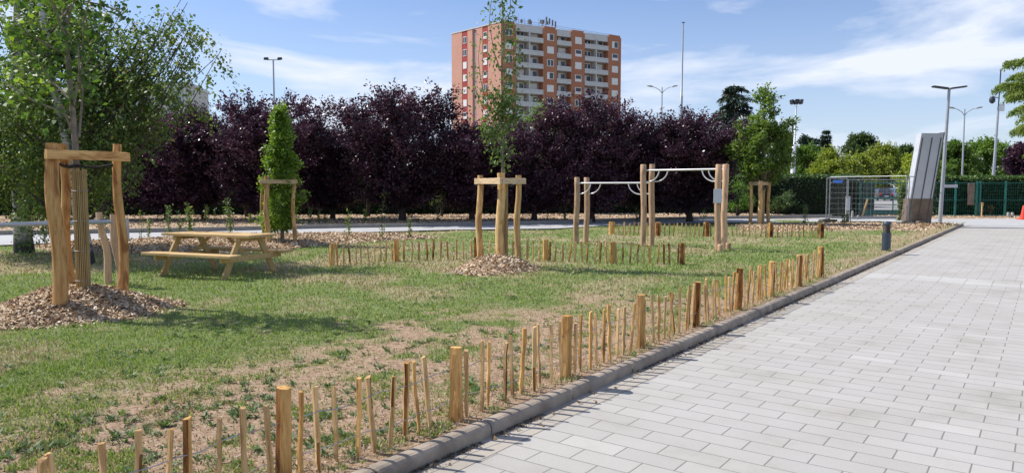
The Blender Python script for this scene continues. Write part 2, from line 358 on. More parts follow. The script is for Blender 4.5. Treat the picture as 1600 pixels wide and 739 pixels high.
M['paving_far'] = paving_mat('paving_far', PW * 2, PL / 2, .5, base=(.46, .44, .41), origin=(-2.64, 14.7))
M['kerb'] = simple('kerb_concrete', (.33, .27, .21), .9, 0, .3, 6, .5, 80)
M['path'] = simple('path_concrete', (.43, .425, .42), .9, 0, .1, 2, .2, 60)
M['earth'] = simple('earth', (.22, .20, .12), .95, 0, .3, 1.2, .3, 20)
M['asphalt'] = simple('asphalt', (.30, .29, .28), .9, 0, .12, 1, .2, 40)

# ------------------------------------------------------------------ ground, lawn, paving
def zl(x, y): return .1 - .095 * sst(12, 15.5, x) * sst(29.5, 32, y)
KB = -2.943     # back edge of the kerb (u)
def fields(x, y):
    u = x * KN[0] + y * KN[1]; v = x * KD[0] + y * KD[1]
    w = KB - u
    n = fbm(x * .9 + 5, y * .9 + 3, 4); nf = fbm(x * 3.1, y * 3.1 + 40, 4); nl = fbm(x * .28 + 90, y * .28 + 11, 3)
    lim = 3.15 - sst(6, 10.5, v) * 2.0 - sst(15, 22, v) * .5
    soil = sst(1.12, .55, w / lim + (n - .5) * 1.15)
    soil = np.maximum(soil, sst(.55, .30, w))
    soil *= (1 - .45 * sst(9, 13, v))
    tq = sst(1.5, 6, v); soil *= sst(.20 + .17 * tq, .40 + .15 * tq, nf + .10)
    # scattered thin spots
    soil = np.clip(np.maximum(soil, .75 * sst(.60, .70, nf) * sst(.5, .62, n) * sst(8, 2, w)), 0, 1)
    green = sst(.40, .56, nl * .5 + n * .5 + .04)
    # strip by the birches is browner, with less green
    brown_patch = np.exp(-(((x + 9.5) / 3.2) ** 2 + ((y - 14.9) / 1.9) ** 2))
    green = np.clip(green * .85 + .12 - brown_patch * .8 - .35 * sst(1.4, .2, w), 0, 1)
    return green, soil
us = np.concatenate([KB + .002 - np.arange(0, 14, .09), KB - 14 - np.arange(0, 46, .35)])[::-1]
vs = np.concatenate([np.arange(-22, -1, .4), np.arange(-1, 16, .09), np.arange(16, 36.41, .17)])
UU, VV = np.meshgrid(us, vs)
XX = UU * KN[0] + VV * KD[0]; YY = UU * KN[1] + VV * KD[1]
ZZ = zl(XX, YY) + (fbm(XX * 1.3, YY * 1.3) - .5) * .05 * sst(0, .3, KB - UU) + (fbm(XX * 7, YY * 7) - .5) * .022 * sst(0, .15, KB - UU) - .022 * sst(.4, 0, KB - UU)
gr_, so_ = fields(XX, YY)
nu, nv = len(us), len(vs)
idx = np.arange(nu * nv).reshape(nv, nu)
F = np.stack([idx[:-1, :-1].ravel(), idx[:-1, 1:].ravel(), idx[1:, 1:].ravel(), idx[1:, :-1].ravel()], 1)
lawn = mesh_np('lawn', np.stack([XX.ravel(), YY.ravel(), ZZ.ravel()], 1), F, M['lawn'], attr={'green': gr_.ravel(), 'soil': so_.ravel()}, smooth=True)
tag(lawn, kind='structure')
tag(MB().add([(-900, -300, -.06), (900, -300, -.06), (900, 1500, -.06), (-900, 1500, -.06)], [(0, 1, 2, 3)]).build('ground', M['earth']), kind='structure')

def sheet(name, m, u0, u1, v0, v1, z):
    o = MB().add([(u0, v0, 0), (u1, v0, 0), (u1, v1, 0), (u0, v1, 0)], [(0, 1, 2, 3)]).build(name, m)
    o.rotation_euler = (0, 0, -KA); o.location = (0, 0, z)
    return tag(o, kind='structure')
sheet('pavement', M['paving'], -2.64, 40, -12, 14.33, 0)
sheet('pavement_band', M['band'], -2.64, 40, 14.33, 15.1, 0)
sheet('pavement_far', M['paving_far'], -2.64, 40, 15.1, 36.2, 0)
sheet('pavement_end', M['path'], -14, 40, 36.2, 46, 0)
sheet('gutter_strip', M['gutter'], -2.86, -2.644, -12, 36.2, 0.001)
# kerb: rounded concrete units one metre long
k = MB(); prof = [(-2.845, -.05), (-2.845, .055), (-2.850, .072), (-2.862, .086), (-2.882, .094), (-2.925, .095), (-2.944, .088), (-2.950, .07), (-2.950, -.05)]
v = -12.3
while v < 36.2:
    v1 = min(v + .988, 36.3); du = random.uniform(-.003, .003); dz = random.uniform(-.003, .003)
    ring = []
    for vv, q in ((v, .9), (v + .015, 1), (v1 - .015, 1), (v1, .9)):
        ring.append([(*UV(-2.915 + (a + 2.915) * (1 if q == 1 else .90) + du, vv), z_ * q + dz) for a, z_ in prof])
    n = len(prof); V_ = [p for r in ring for p in r]
    F_ = [(i * n + j, i * n + (j + 1) % n, (i + 1) * n + (j + 1) % n, (i + 1) * n + j) for i in range(3) for j in range(n)]
    k.add(V_, F_ + [tuple(range(n - 1, -1, -1)), tuple(range(3 * n, 4 * n))]); v += 1.0
tag(k.build('kerb', M['kerb']), kind='structure')
k = MB()
a0 = UV(-2.99, 36.36); a1 = UV(-5.6, 36.5)
k.box(((a0[0] + a1[0]) / 2, (a0[1] + a1[1]) / 2, .02), (2.6, .12, .10), rz=math.atan2(a0[1] - a1[1], a0[0] - a1[0]), bev=.02)
tag(k.build('kerb', M['kerb']), kind='structure')
# path across the park
far = [(-120, 371), (0, 369), (100, 367.5), (350, 362.5), (500, 358.5), (700, 355), (870, 351), (940, 348), (1060, 345), (1150, 343), (1300, 340.5), (1400, 340)]
near = [(-120, 389), (0, 385), (100, 381), (350, 370), (500, 366.5), (700, 360.5), (870, 358.5), (940, 354), (1060, 350.5), (1150, 349), (1300, 344.5), (1400, 344)]
k = MB(); e = MB()
A = [G(*p) for p in near]; B = [G(*p) for p in far]
V_ = []
for a, b in zip(A, B):
    V_ += [(a[0], a[1], float(zl(a[0], a[1])) + .035), (b[0], b[1], float(zl(b[0], b[1])) + .035)]
k.add(V_, [(2 * i, 2 * i + 2, 2 * i + 3, 2 * i + 1) for i in range(len(A) - 1)])
tag(k.build('path', M['path']), kind='structure')
for i in range(len(B) - 1):
    p = Vector((B[i][0], B[i][1], 0)); q = Vector((B[i + 1][0], B[i + 1][1], 0)); d = q - p
    e.box(((p.x + q.x) / 2, (p.y + q.y) / 2 + .06, float(zl(p.x, p.y)) + .09), (d.length, .09, .16), rz=math.atan2(d.y, d.x))
tag(e.build('path_kerb', simple('path_kerb', (.27, .25, .23), .9)), kind='structure')

def tri_poly(poly):
    "even-odd test for mulch areas"
    P = np.array(poly)
    def inside(x, y):
        c = np.zeros(x.shape, bool); j = len(P) - 1
        for i in range(len(P)):
            xi, yi = P[i]; xj, yj = P[j]
            c ^= ((yi > y) != (yj > y)) & (x < (xj - xi) * (y - yi) / (yj - yi + 1e-9) + xi); j = i
        return c
    return inside
def chips(x, y, z, n, L0=.03, L1=.08, nrm=None, tilt=.5):
    yaw = rng.random(n) * 6.283; ln = rng.uniform(L0, L1, n); wd = ln * rng.uniform(.25, .5, n)
    tl = rng.normal(0, tilt, n); rl = rng.normal(0, tilt, n)
    ax = np.stack([np.cos(yaw) * np.cos(tl), np.sin(yaw) * np.cos(tl), np.sin(tl)], 1)
    bx = np.stack([-np.sin(yaw) * np.cos(rl), np.cos(yaw) * np.cos(rl), np.sin(rl)], 1)
    c = np.stack([x, y, z], 1); a = ax * (ln / 2)[:, None]; b_ = bx * (wd / 2)[:, None]
    V = np.stack([c - a - b_ * .6, c + a - b_, c + a * .8 + b_, c - a + b_ * .9], 1).reshape(-1, 3)
    F = np.arange(4 * n).reshape(n, 4); return V, F, np.repeat(rng.random(n), 4)
def chips_density(x, y): return 1
def mulch_bed(name, poly, h=.09, step=.16, nch=6000):
    ins = tri_poly(poly); P = np.array(poly)
    x0, y0 = P.min(0) - .3; x1, y1 = P.max(0) + .3
    xs = np.arange(x0, x1, step); ys = np.arange(y0, y1, step); X, Y = np.meshgrid(xs, ys)
    # signed distance by segments
    dmin = np.full(X.shape, 1e9)
    for i in range(len(P)):
        a = P[i]; b = P[(i + 1) % len(P)]; ab = b - a
        t = np.clip(((X - a[0]) * ab[0] + (Y - a[1]) * ab[1]) / (ab @ ab), 0, 1)
        dmin = np.minimum(dmin, np.hypot(X - a[0] - t * ab[0], Y - a[1] - t * ab[1]))
    sd = np.where(ins(X, Y), dmin, -dmin) + (fbm(X * 2, Y * 2) - .5) * .25
    Z = zl(X, Y) - .03 + h * sst(-.05, .55, sd) * 1.0 + (fbm(X * 5, Y * 5) - .5) * .06
    Z = np.where(sd < -.1, -.02, Z)
    id_ = np.arange(X.size).reshape(X.shape)
    F_ = np.stack([id_[:-1, :-1].ravel(), id_[:-1, 1:].ravel(), id_[1:, 1:].ravel(), id_[1:, :-1].ravel()], 1)
    keep = (sd.ravel()[F_] > -.1).any(1)
    Vb = np.stack([X.ravel(), Y.ravel(), Z.ravel()], 1); Fb = F_[keep]
    # chips
    cx = rng.uniform(x0, x1, nch * 3); cy = rng.uniform(y0, y1, nch * 3)
    ix = ((cx - x0) / step).astype(int).clip(0, len(xs) - 1); iy = ((cy - y0) / step).astype(int).clip(0, len(ys) - 1)
    kk = sd[iy, ix] > .02; cx = cx[kk][:nch]; cy = cy[kk][:nch]; cz = Z[iy, ix][kk][:nch] + .018
    Vc, Fc, av = chips(cx, cy, cz, len(cx), .05, .13)
    V_ = np.vstack([Vb, Vc]); F2 = np.vstack([Fb, Fc + len(Vb)])
    mi = np.concatenate([np.zeros(len(Fb)), np.ones(len(Fc))])
    o = mesh_np(name, V_, F2, [M['mulch'], M['chips']], mi, {'v': np.concatenate([np.zeros(len(Vb)), av])})
    return tag(o, kind='stuff', label=None)
b1 = mulch_bed('mulch_bed', [G(40, 384), G(200, 376.5), G(350, 369), G(520, 366), G(630, 367.5), G(682, 372), G(600, 378), G(500, 384), G(440, 392), G(360, 396), G(200, 399), G(60, 392)], .10, .14, 16000)
tag(b1, 'reddish wood chip bed between the picnic table and the pale path', 'mulch')
b2 = mulch_bed('mulch_bed', [G(-150, 366), G(0, 365), G(100, 363.5), G(350, 359.5), G(500, 355.5), G(700, 352), G(870, 348.5), G(960, 344.5), G(1135, 340.5), G(1280, 338.5), G(1290, 334), (10, 40.3), (-8, 38.2), (-32, 36)], .13, .3, 18000)
tag(b2, 'long wood chip bed under the purple trees behind the path', 'mulch')
b3 = mulch_bed('mulch_bed', [G(1140, 352), G(1290, 349.5), G(1380, 349), G(1470, 347.5), UV(-3.05, 36.2), UV(-3.05, 33), G(1440, 361), G(1300, 360), G(1220, 364), G(1160, 361)], .07, .14, 12000)
tag(b3, 'wood chip bed around the mesh barrier near the kerb corner', 'mulch')
b4 = mulch_bed('mulch_bed', [(18.5, 37.6), (20, 37.2), (30, 38.2), (30, 40.5), (19, 40)], .1, .3, 3000)
tag(b4, 'chip and earth strip at the foot of the green fence', 'mulch')

def mound(cx, cy, r, h, nch, label):
    root_z = .09
    X, Y = np.meshgrid(np.linspace(-r * 1.15, r * 1.15, 46), np.linspace(-r * 1.15, r * 1.15, 46))
    def hz_(X, Y):
        rr = np.hypot(X, Y) / r * (1 + (fbm((X + cx) * 1.7 + 9, (Y + cy) * 1.7, 3) - .5) * .5)
        return h * (1 - sst(.12, 1.02, rr)) ** 1.0 + (fbm((X + cx) * 8, (Y + cy) * 8) - .5) * .05 * sst(1.1, .9, rr) - .04 * sst(.93, 1.05, rr), rr
    Z, rr = hz_(X, Y)
    id_ = np.arange(X.size).reshape(X.shape)
    F_ = np.stack([id_[:-1, :-1].ravel(), id_[:-1, 1:].ravel(), id_[1:, 1:].ravel(), id_[1:, :-1].ravel()], 1)
    F_ = F_[(rr.ravel()[F_] < 1.1).any(1)]
    a = rng.random(nch) * 6.283; q = np.sqrt(rng.random(nch)) * r * 1.08
    x = np.cos(a) * q; y = np.sin(a) * q; z, rq = hz_(x, y); kp = (rq < 1.0) | (rng.random(nch) < .25)
    x, y, z = x[kp], y[kp], np.maximum(z[kp], .0) + .012
    Vc, Fc, av = chips(x, y, z, len(x), .018, .09, tilt=.5)
    Vb = np.stack([X.ravel(), Y.ravel(), Z.ravel()], 1)
    o = mesh_np('mulch_mound', np.vstack([Vb, Vc]), np.vstack([F_, Fc + len(Vb)]), [M['mulch'], M['chips']],
                np.concatenate([np.zeros(len(F_)), np.ones(len(Fc))]), {'v': np.concatenate([np.zeros(len(Vb)), av])}, loc=(cx, cy, root_z))
    tag(o, label, 'mulch mound', 'wood chip mounds at the feet of the staked trees')
mound(-5.38, 8.95, 1.17, .30, 8500, 'large heap of wood chips around the nearest staked tree at left')
mound(-.26, 13.35, .92, .25, 3600, 'heap of wood chips around the staked tree in the middle of the lawn')
mound(-6.3, 19.3, .85, .15, 1500, 'low chip heap around the leafy column tree behind the picnic table')
mound(10.2, 29.0, .8, .07, 900, 'low chip heap at the staked tree left of the mesh barrier')

# ---- grass blades
def blades(n, y0, y1, hscale=1.0):
    # positions drawn with density falling with distance
    t = rng.random(n); y = 1 / (1 / y0 + (1 / y1 - 1 / y0) * t)
    x = (rng.random(n) * 1.5 - .75) * y
    u = x * KN[0] + y * KN[1]; kp = u < KB - .01; x, y, u = x[kp], y[kp], u[kp]
    g, s = fields(x, y); n2 = fbm(x * 6, y * 6, 3)
    tuft = fbm(x * 4.2 + 50, y * 4.2, 3)
    vq = x * KD[0] + y * KD[1]; p = np.maximum((1 - s) * .95 + s * sst(.55, .64, tuft) * .7, .06 + .16 * sst(2, 7, vq))
    kp = rng.random(len(x)) < p; x, y, g, s, n2, tuft = x[kp], y[kp], g[kp], s[kp], n2[kp], tuft[kp]
    for ins in beds:
        kp = ~ins(x, y); x, y, g, s, n2, tuft = x[kp], y[kp], g[kp], s[kp], n2[kp], tuft[kp]
    m = len(x); d = y
    h = rng.uniform(.015, .04, m) * (.7 + .8 * n2) * hscale * np.clip(d / 9, 1, 1.6) * (1 - .25 * s)
    w = np.maximum(.005, d * .00075) * rng.uniform(.7, 1.5, m)
    yaw = rng.random(m) * 6.283; lean = rng.uniform(0, .9, m)
    dx, dy = np.cos(yaw), np.sin(yaw)
    z = zl(x, y) + (fbm(x * 1.3, y * 1.3) - .5) * .05 - .004
    b = np.stack([x, y, z], 1); px, py = -dy, dx
    W_ = np.stack([px * w, py * w, 0 * w], 1)
    tip = b + np.stack([dx * h * lean, dy * h * lean, h], 1)
    V = np.stack([b - W_, b + W_, tip], 1).reshape(-1, 3)
    dry = rng.random(m) < np.clip(.86 - g * .80 + s * .4 * (tuft < .57), .08, .92)
    return V, m, dry
beds = [tri_poly([G(*p) for p in near] + [G(*p) for p in far][::-1])]
for o_ in (): pass
for P_ in ([G(40, 384), G(200, 376.5), G(350, 369), G(520, 366), G(630, 367.5), G(682, 372), G(600, 378), G(500, 384), G(440, 392), G(360, 396), G(200, 399), G(60, 392)],
           [G(1140, 352), G(1290, 349.5), G(1470, 347.5), UV(-3.05, 36.2), UV(-3.05, 33), G(1440, 361), G(1300, 360), G(1160, 361)]): beds.append(tri_poly(P_))
V1, m1, d1 = blades(430000, 2.8, 34)
o = mesh_np('grass', V1, np.arange(3 * m1).reshape(m1, 3), [M['grass_green'], M['grass_dry']], d1.astype(int), {'v': np.repeat(rng.random(m1), 3)})
tag(o, 'short mown grass, green with dry straw patches, covering the lawn', 'grass', kind='stuff')
# broad-leaved weeds on the bare strip
def leafquads(c, d, up, L_, W_, fold=.15):
    "c base points, d unit direction, up unit normal, arrays"
    side = np.cross(d, up); side /= np.linalg.norm(side, axis=1)[:, None] + 1e-9
    L_ = L_[:, None]; W_ = W_[:, None]
    V = np.stack([c, c + d * L_ * .45 + side * W_ * .5 + up * W_ * fold, c + d * L_, c + d * L_ * .45 - side * W_ * .5 + up * W_ * fold], 1).reshape(-1, 3)
    return V
nc = 5200; t = rng.random(nc); y = 1 / (1 / 2.8 + (1 / 13. - 1 / 2.8) * t); x = (rng.random(nc) * 1.5 - .75) * y
u = x * KN[0] + y * KN[1]; w = KB - u
cl = fbm(x * 1.6 + 20, y * 1.6 + 70, 3)
vv_ = x * KD[0] + y * KD[1]; band = (np.abs(w - 1.9 - .35 * np.sin(vv_ * 1.7)) < .30) & (vv_ > 1.2) & (vv_ < 5.2)
kp = (w > .12) & (w < 4.2) & (((cl > .52) & (rng.random(nc) < .75)) | (rng.random(nc) < .22) | band); x, y = x[kp], y[kp]; nc = len(x)
k_ = 13; n = nc * k_; cx = np.repeat(x, k_) + rng.normal(0, .015, n); cy = np.repeat(y, k_) + rng.normal(0, .015, n)
sz = np.repeat(rng.uniform(.02, .062, nc), k_) * rng.uniform(.6, 1.2, n); yaw = rng.random(n) * 6.283; el = rng.uniform(.1, .9, n)
d_ = np.stack([np.cos(yaw) * np.cos(el), np.sin(yaw) * np.cos(el), np.sin(el)], 1)
up = np.stack([-np.cos(yaw) * np.sin(el), -np.sin(yaw) * np.sin(el), np.cos(el)], 1)
cz = zl(cx, cy) + (fbm(cx * 1.3, cy * 1.3) - .5) * .05
V_ = leafquads(np.stack([cx, cy, cz], 1), d_, up, sz, sz * rng.uniform(.2, .42, n))
o = mesh_np('weeds', V_, np.arange(4 * n).reshape(n, 4), M['weed'], attr={'v': np.repeat(np.clip(np.repeat(rng.random(nc), k_) * .7 + rng.random(n) * .3, 0, 1), 4)})
tag(o, 'broad leaved green weeds on the bare soil along the low fence', 'weeds', kind='stuff')
# small clods and pebbles, and dry leaves in the gutter
nn = 16000; t = rng.random(nn); y = 1 / (1 / 2.8 + (1 / 12. - 1 / 2.8) * t); x = (rng.random(nn) * 1.5 - .75) * y
g_, s_ = fields(x, y); u = x * KN[0] + y * KN[1]; kp = (s_ > .35) & (u < KB - .03); x, y = x[kp], y[kp]
Vc, Fc, av = chips(x, y, zl(x, y) + .004 + (fbm(x * 1.3, y * 1.3) - .5) * .05 + (fbm(x * 7, y * 7) - .5) * .022, len(x), .010, .032, tilt=.7)
o = mesh_np('clods', Vc, Fc, simple('clod', (.42, .33, .24), .95, 0, .3, 30)); tag(o, 'small clods and stones scattered over the bare soil', 'soil clods', kind='stuff')
nn = 240; uu = -2.835 + np.abs(rng.normal(0, .07, nn)); vv = rng.uniform(2.5, 20, nn)
x = uu * KN[0] + vv * KD[0]; y = uu * KN[1] + vv * KD[1]
Vc, Fc, av = chips(x, y, np.full(nn, .012), nn, .02, .06, tilt=.35)
o = mesh_np('fallen_leaves', Vc, Fc, M['leaf_dry'], attr={'v': av}); tag(o, 'dry fallen leaves lying in the gutter along the kerb', 'fallen leaves', kind='stuff')
nn = 5200; uu = -2.842 + np.abs(rng.normal(0, .022 + .02 * rng.random(nn), nn)); vv = 2.2 + rng.random(nn) ** 1.6 * 26; kp = fbm(vv * 1.1, vv * 0 + 3, 3) > .42; uu, vv = uu[kp], vv[kp]
x = uu * KN[0] + vv * KD[0]; y = uu * KN[1] + vv * KD[1]
Vc, Fc, av = chips(x, y, np.full(len(x), .006), len(x), .008, .03, tilt=.5)
o = mesh_np('litter', Vc, Fc, simple('litter', (.13, .095, .06), .95, 0, .4, 30)); tag(o, 'dark soil crumbs and plant litter at the foot of the kerb', 'litter', kind='stuff')
# ------------------------------------------------------------------ low chestnut paling fences
def post_mesh(h, r, kind):
    b = MB(); n = 7; pts = []; rad = []
    lean = (random.uniform(-.012, .012), random.uniform(-.012, .012))
    for i in range(7):
        t = i / 6; pts.append((lean[0] * t + random.uniform(-.004, .004), lean[1] * t + random.uniform(-.004, .004), -.08 + (h + .08) * t)); rad.append(r * (1.06 - .14 * t + random.uniform(-.04, .04)))
    b.tube(pts, rad, n, jit=.26, smooth=False)
    b.m = [1 if (i < 6 * n and i % n in ((0, 1), (0,), (0, 1, 2), (3, 4))[kind % 4]) else 0 for i in range(len(b.f))]
    return b
def stake_mesh(h, w=.016, d=.013):
    b = MB(); lx, ly = random.gauss(0, .024), random.gauss(0, .02); V = []; n = 6
    for i in range(n):
        t = i / (n - 1); z = -.03 + (h + .03) * t; s = (.45 if i == 0 else 1) * (1 + random.uniform(-.16, .16))
        bx = lx * t + random.uniform(-.004, .004); by = ly * t + random.uniform(-.004, .004)
        a = random.uniform(-.3, .3)
        for (p, q) in ((-1, -.8), (.2, -1.1), (1, -.5), (.7, .9), (-.8, .7)):
            V.append((bx + p * w * s, by + q * d * s, z + (random.uniform(-.008, .008) if i == n - 1 else 0)))
    F_ = [(i * 5 + j, i * 5 + (j + 1) % 5, i * 5 + 5 + (j + 1) % 5, i * 5 + 5 + j) for i in range(n - 1) for j in range(5)]
    b.add(V, F_ + [(4, 3, 2, 1, 0), tuple(range(5 * n - 5, 5 * n))])
    kb = random.choice((-1, -1, 0, 1, 2)); t0, t1 = random.choice(((0, 5), (0, 2), (3, 5), (1, 4)))
    if kb >= 0: b.m = [1 if (i < (n - 1) * 5 and i % 5 == kb and t0 <= i // 5 < t1) else 0 for i in range(len(b.f))]
    return b
def paling_fence(label, posts, nper, h, pr, extra_start=0, wires=(.14, .34), pm='chestnut', sw=.0138):
    p0 = posts[0]; root = thing('paling_fence', label, 'fence', (p0[0], p0[1], .09), group='low chestnut paling fences on the lawn')
    line = []
    def rel(p): return (p[0] - p0[0], p[1] - p0[1])
    for i, p in enumerate(posts):
        q = rel(p); hh = h * random.uniform(.97, 1.06)
        if i >= extra_start:
            post_mesh(hh, pr * random.uniform(.85, 1.15), random.randrange(4)).build('post', [M[pm], M['bark_post']], root, (q[0], q[1], 0)).rotation_euler = (0, 0, random.random() * 6)
        line.append((q[0], q[1], h))
        if i < len(posts) - 1:
            q2 = rel(posts[i + 1]); L_ = math.hypot(q2[0] - q[0], q2[1] - q[1]); dx, dy = (q2[0] - q[0]) / L_, (q2[1] - q[1]) / L_
            for j in range(nper):
                t = (j + .75 + random.uniform(-.16, .16)) / (nper + .5); off = random.uniform(-.025, .015)
                s = stake_mesh(h * random.uniform(.86, 1.0), w=sw * random.uniform(.75, 1.25))
                o = s.build('stake', [M[random.choice(['chestnut', 'stake_tan', 'stake_tan'])], M['bark_post']], root, (q[0] + dx * L_ * t - dy * off, q[1] + dy * L_ * t + dx * off, 0)); o.rotation_euler = (0, 0, math.atan2(dy, dx) + random.uniform(-.5, .5))
    for wz in wires:
        w = MB(); pts = []
        for i in range(len(line) - 1):
            for s in range(12):
                t = s / 12; pts.append((line[i][0] * (1 - t) + line[i + 1][0] * t + random.uniform(-.012, .012), line[i][1] * (1 - t) + line[i + 1][1] * t + random.uniform(-.012, .012), wz + random.uniform(-.012, .012) - .02 * math.sin(math.pi * t)))
        pts.append((line[-1][0], line[-1][1], wz)); w.tube(pts, .0030, 4, smooth=False); w.build('wire', M['wire'], root)
    return root
paling_fence('long low paling fence of split stakes running beside the kerb', [UV(-3.075, 2.258 + (i - 1) * 1.354) for i in range(10)], 10, .485, .044)
mid = [G(519, 415), G(620, 408), G(745, 403), G(852, 408), G(956, 411), G(1066, 413)]
paling_fence('low stake fence crossing the middle of the lawn behind the tree', mid, 10, .44, .055, sw=.019)
farf = [G(955, 367), G(1028, 369), G(1104, 370), G(1203, 371), G(1282, 371)]
paling_fence('farthest low stake fence behind the pull-up bars', farf, 11, .44, .08, sw=.021)

# ------------------------------------------------------------------ tree stake frames
def wobbly_post(x0, y0, x1, y1, z0, z1, r, n=10):
    b = MB(); pts = []; rad = []; N = 9; ph = random.random() * 6
    for i in range(N):
        t = i / (N - 1); a = .034 * math.sin(ph + t * 5) * math.sin(math.pi * t)
        pts.append((x0 + (x1 - x0) * t + a, y0 + (y1 - y0) * t + a * .5, z0 + (z1 - z0) * t)); rad.append(r * (1.08 - .16 * t + random.uniform(-.05, .05)))
    return b.tube(pts, rad, n, jit=.14, smooth=True)
def beam(p, q, z, hgt, thk, mn, root, name='crossbar'):
    d = Vector((q[0] - p[0], q[1] - p[1], 0)); b = MB(); N = 6; V = []
    L_ = d.length
    for i in range(N + 1):
        t = i / N; x = -L_ / 2 + L_ * t
        for (yy, zz) in ((-thk / 2, -hgt / 2), (thk / 2, -hgt / 2), (thk / 2, hgt / 2), (-thk / 2, hgt / 2)):
            V.append((x, yy + random.uniform(-.004, .004), zz + random.uniform(-.006, .006)))
    F_ = [(i * 4 + j, i * 4 + 4 + j, i * 4 + 4 + (j + 1) % 4, i * 4 + (j + 1) % 4) for i in range(N) for j in range(4)]
    b.add(V, F_ + [(0, 1, 2, 3), (4 * N + 3, 4 * N + 2, 4 * N + 1, 4 * N)])
    o = b.build(name, M[mn], root, ((p[0] + q[0]) / 2, (p[1] + q[1]) / 2, z)); o.rotation_euler = (0, 0, math.atan2(d.y, d.x)); return o
def stake_frame(label, posts, z0, z1, r, beams, bz, bh, bt, straps, trunk, sz, wm='chestnut', bm='chestnut_h'):
    cx = sum(p[0] for p in posts) / 3; cy = sum(p[1] for p in posts) / 3
    root = thing('tree_stake_frame', label, 'tree stakes', (cx, cy, z0), group='wooden stake frames around the young trees')
    for i, p in enumerate(posts):
        top = p[2:] if len(p) > 2 else p
        wobbly_post(p[0] - cx, p[1] - cy, top[0] - cx, top[1] - cy, -.1, z1 - z0 + random.uniform(-.03, .03), r * (1.2 if i == 0 else .95)).build('post', M[wm], root)
    for (a, b_) in beams: beam((a[0] - cx, a[1] - cy), (b_[0] - cx, b_[1] - cy), bz - z0, bh, bt, bm, root)
    s = MB()
    for p in straps:
        top = p[2:] if len(p) > 2 else p
        s.tube([(top[0] - cx, top[1] - cy, sz - z0 + .04), ((top[0] + trunk[0]) / 2 - cx, (top[1] + trunk[1]) / 2 - cy, sz - z0 - .015), (trunk[0] - cx, trunk[1] - cy, sz - z0)], .016, 6)
    s.tube([(trunk[0] - cx + math.cos(a) * .06, trunk[1] - cy + math.sin(a) * .06, sz - z0) for a in np.linspace(0, 6.283, 12)], .018, 6)
    s.build('strap', M['rubber'], root)
    return root
# near frame (left)
A1 = (*G(93, 470, .30), at(86, 8.5), 8.5); B1 = (at(108, 9.15), 9.15, at(101, 9.1), 9.1); C1 = (*G(192, 456, .28), at(187, 9.35), 9.35)
T1 = (at(123, 9.0), 9.0)
stake_frame('tall rough frame of three thick posts around the nearest tree at left', [A1, B1, C1], .28, 2.12, .058,
            [((at(75, 8.36), 8.36), (at(204, 9.25), 9.25)), ((at(78, 8.42), 8.45), (at(112, 9.3), 9.35))], zat(243, 8.7), .105, .055, [A1, B1, C1], T1, 1.86, 'frame_wood', 'frame_wood_h')
def wrap(label, x, y, z0, z1, r):
    root = thing('trunk_wrap', label, 'trunk guard', (x, y, z0), group='cane wraps protecting the young trunks')
    b = MB(); n = 23
    for i in range(n):
        a = 2 * math.pi * i / n; rr = random.uniform(.0085, .0105) * r / .082
        b.tube([(math.cos(a) * r, math.sin(a) * r, -.05), (math.cos(a) * r * 1.01 + random.uniform(-.003, .003), math.sin(a) * r, (z1 - z0) * .5), (math.cos(a) * r, math.sin(a) * r, z1 - z0 + random.uniform(-.02, .01))], rr, 6)
    b.build('canes', M['bamboo'], root)
    MB().tube([(0, 0, -.02), (0, 0, z1 - z0 - .03)], r * .95, 12).build('lining', M['bamboo_gap'], root)
    for zz in (.2, .55, .9, 1.25):
        MB().tube([(math.cos(a) * (r + .016), math.sin(a) * (r + .016), zz * (z1 - z0) / 1.5) for a in np.linspace(0, 6.283, 14)], .003, 4).build('wire', M['wire'], root)
wrap('split cane wrap around the trunk inside the nearest stake frame', at(126, 8.85), 8.85, .28, zat(265, 8.85), .072)
# middle frame
A2 = G(783, 410, .22); B2 = (at(751, 13.9), 13.9); C2 = (at(810, 13.95), 13.95); T2 = (at(786, 13.75), 13.75)
fA = (at(783, 13.15), 13.15)
stake_frame('stake frame with V shaped top rails in the middle of the lawn', [(A2[0], A2[1]), B2, C2], .22, zat(271, 13.5), .062,
            [(fA, (at(743, 14.05), 14.0)), ((at(784, 13.15), 13.18), (at(820, 14.05), 14.05))], zat(283, 13.5), .105, .045, [B2, C2], T2, 1.64, 'stake_tan', 'stake_tan_h')
wrap('cane wrap on the trunk inside the middle stake frame', at(788, 13.75), 13.75, .2, 1.72, .06)
# behind the table
A3 = (at(418, 18.7), 18.7); B3 = (at(411.5, 19.7), 19.7); C3 = (at(460, 19.1), 19.1)
stake_frame('stake frame around the leafy column tree behind the picnic table', [A3, B3, C3], .15, zat(276, 18.8), .055,
            [((at(407, 18.6), 18.58), (at(466, 19.05), 19.02)), ((at(409, 18.6), 18.65), (at(411, 20), 19.95))], zat(284, 18.8), .10, .045, [A3, C3], (at(441, 19.3), 19.3), 1.6, 'stake_tan', 'stake_tan_h')
A4 = (at(1187, 28.6), 28.6); B4 = (at(1173, 29.3), 29.3); C4 = (at(1200.5, 29.4), 29.4)
stake_frame('small far stake frame left of the mesh barrier', [A4, B4, C4], .12, zat(283, 29), .07,
            [((at(1187, 28.45), 28.5), (at(1170, 29.45), 29.45)), ((at(1187, 28.45), 28.5), (at(1203.5, 29.5), 29.5))], zat(287, 29), .13, .06, [B4, C4], (at(1190, 29.2), 29.2), 1.6, 'stake_tan', 'stake_tan_h')
wrap('cane wrap on the trunk inside the far stake frame', at(1190.5, 29.1), 29.1, .12, 1.5, .09)

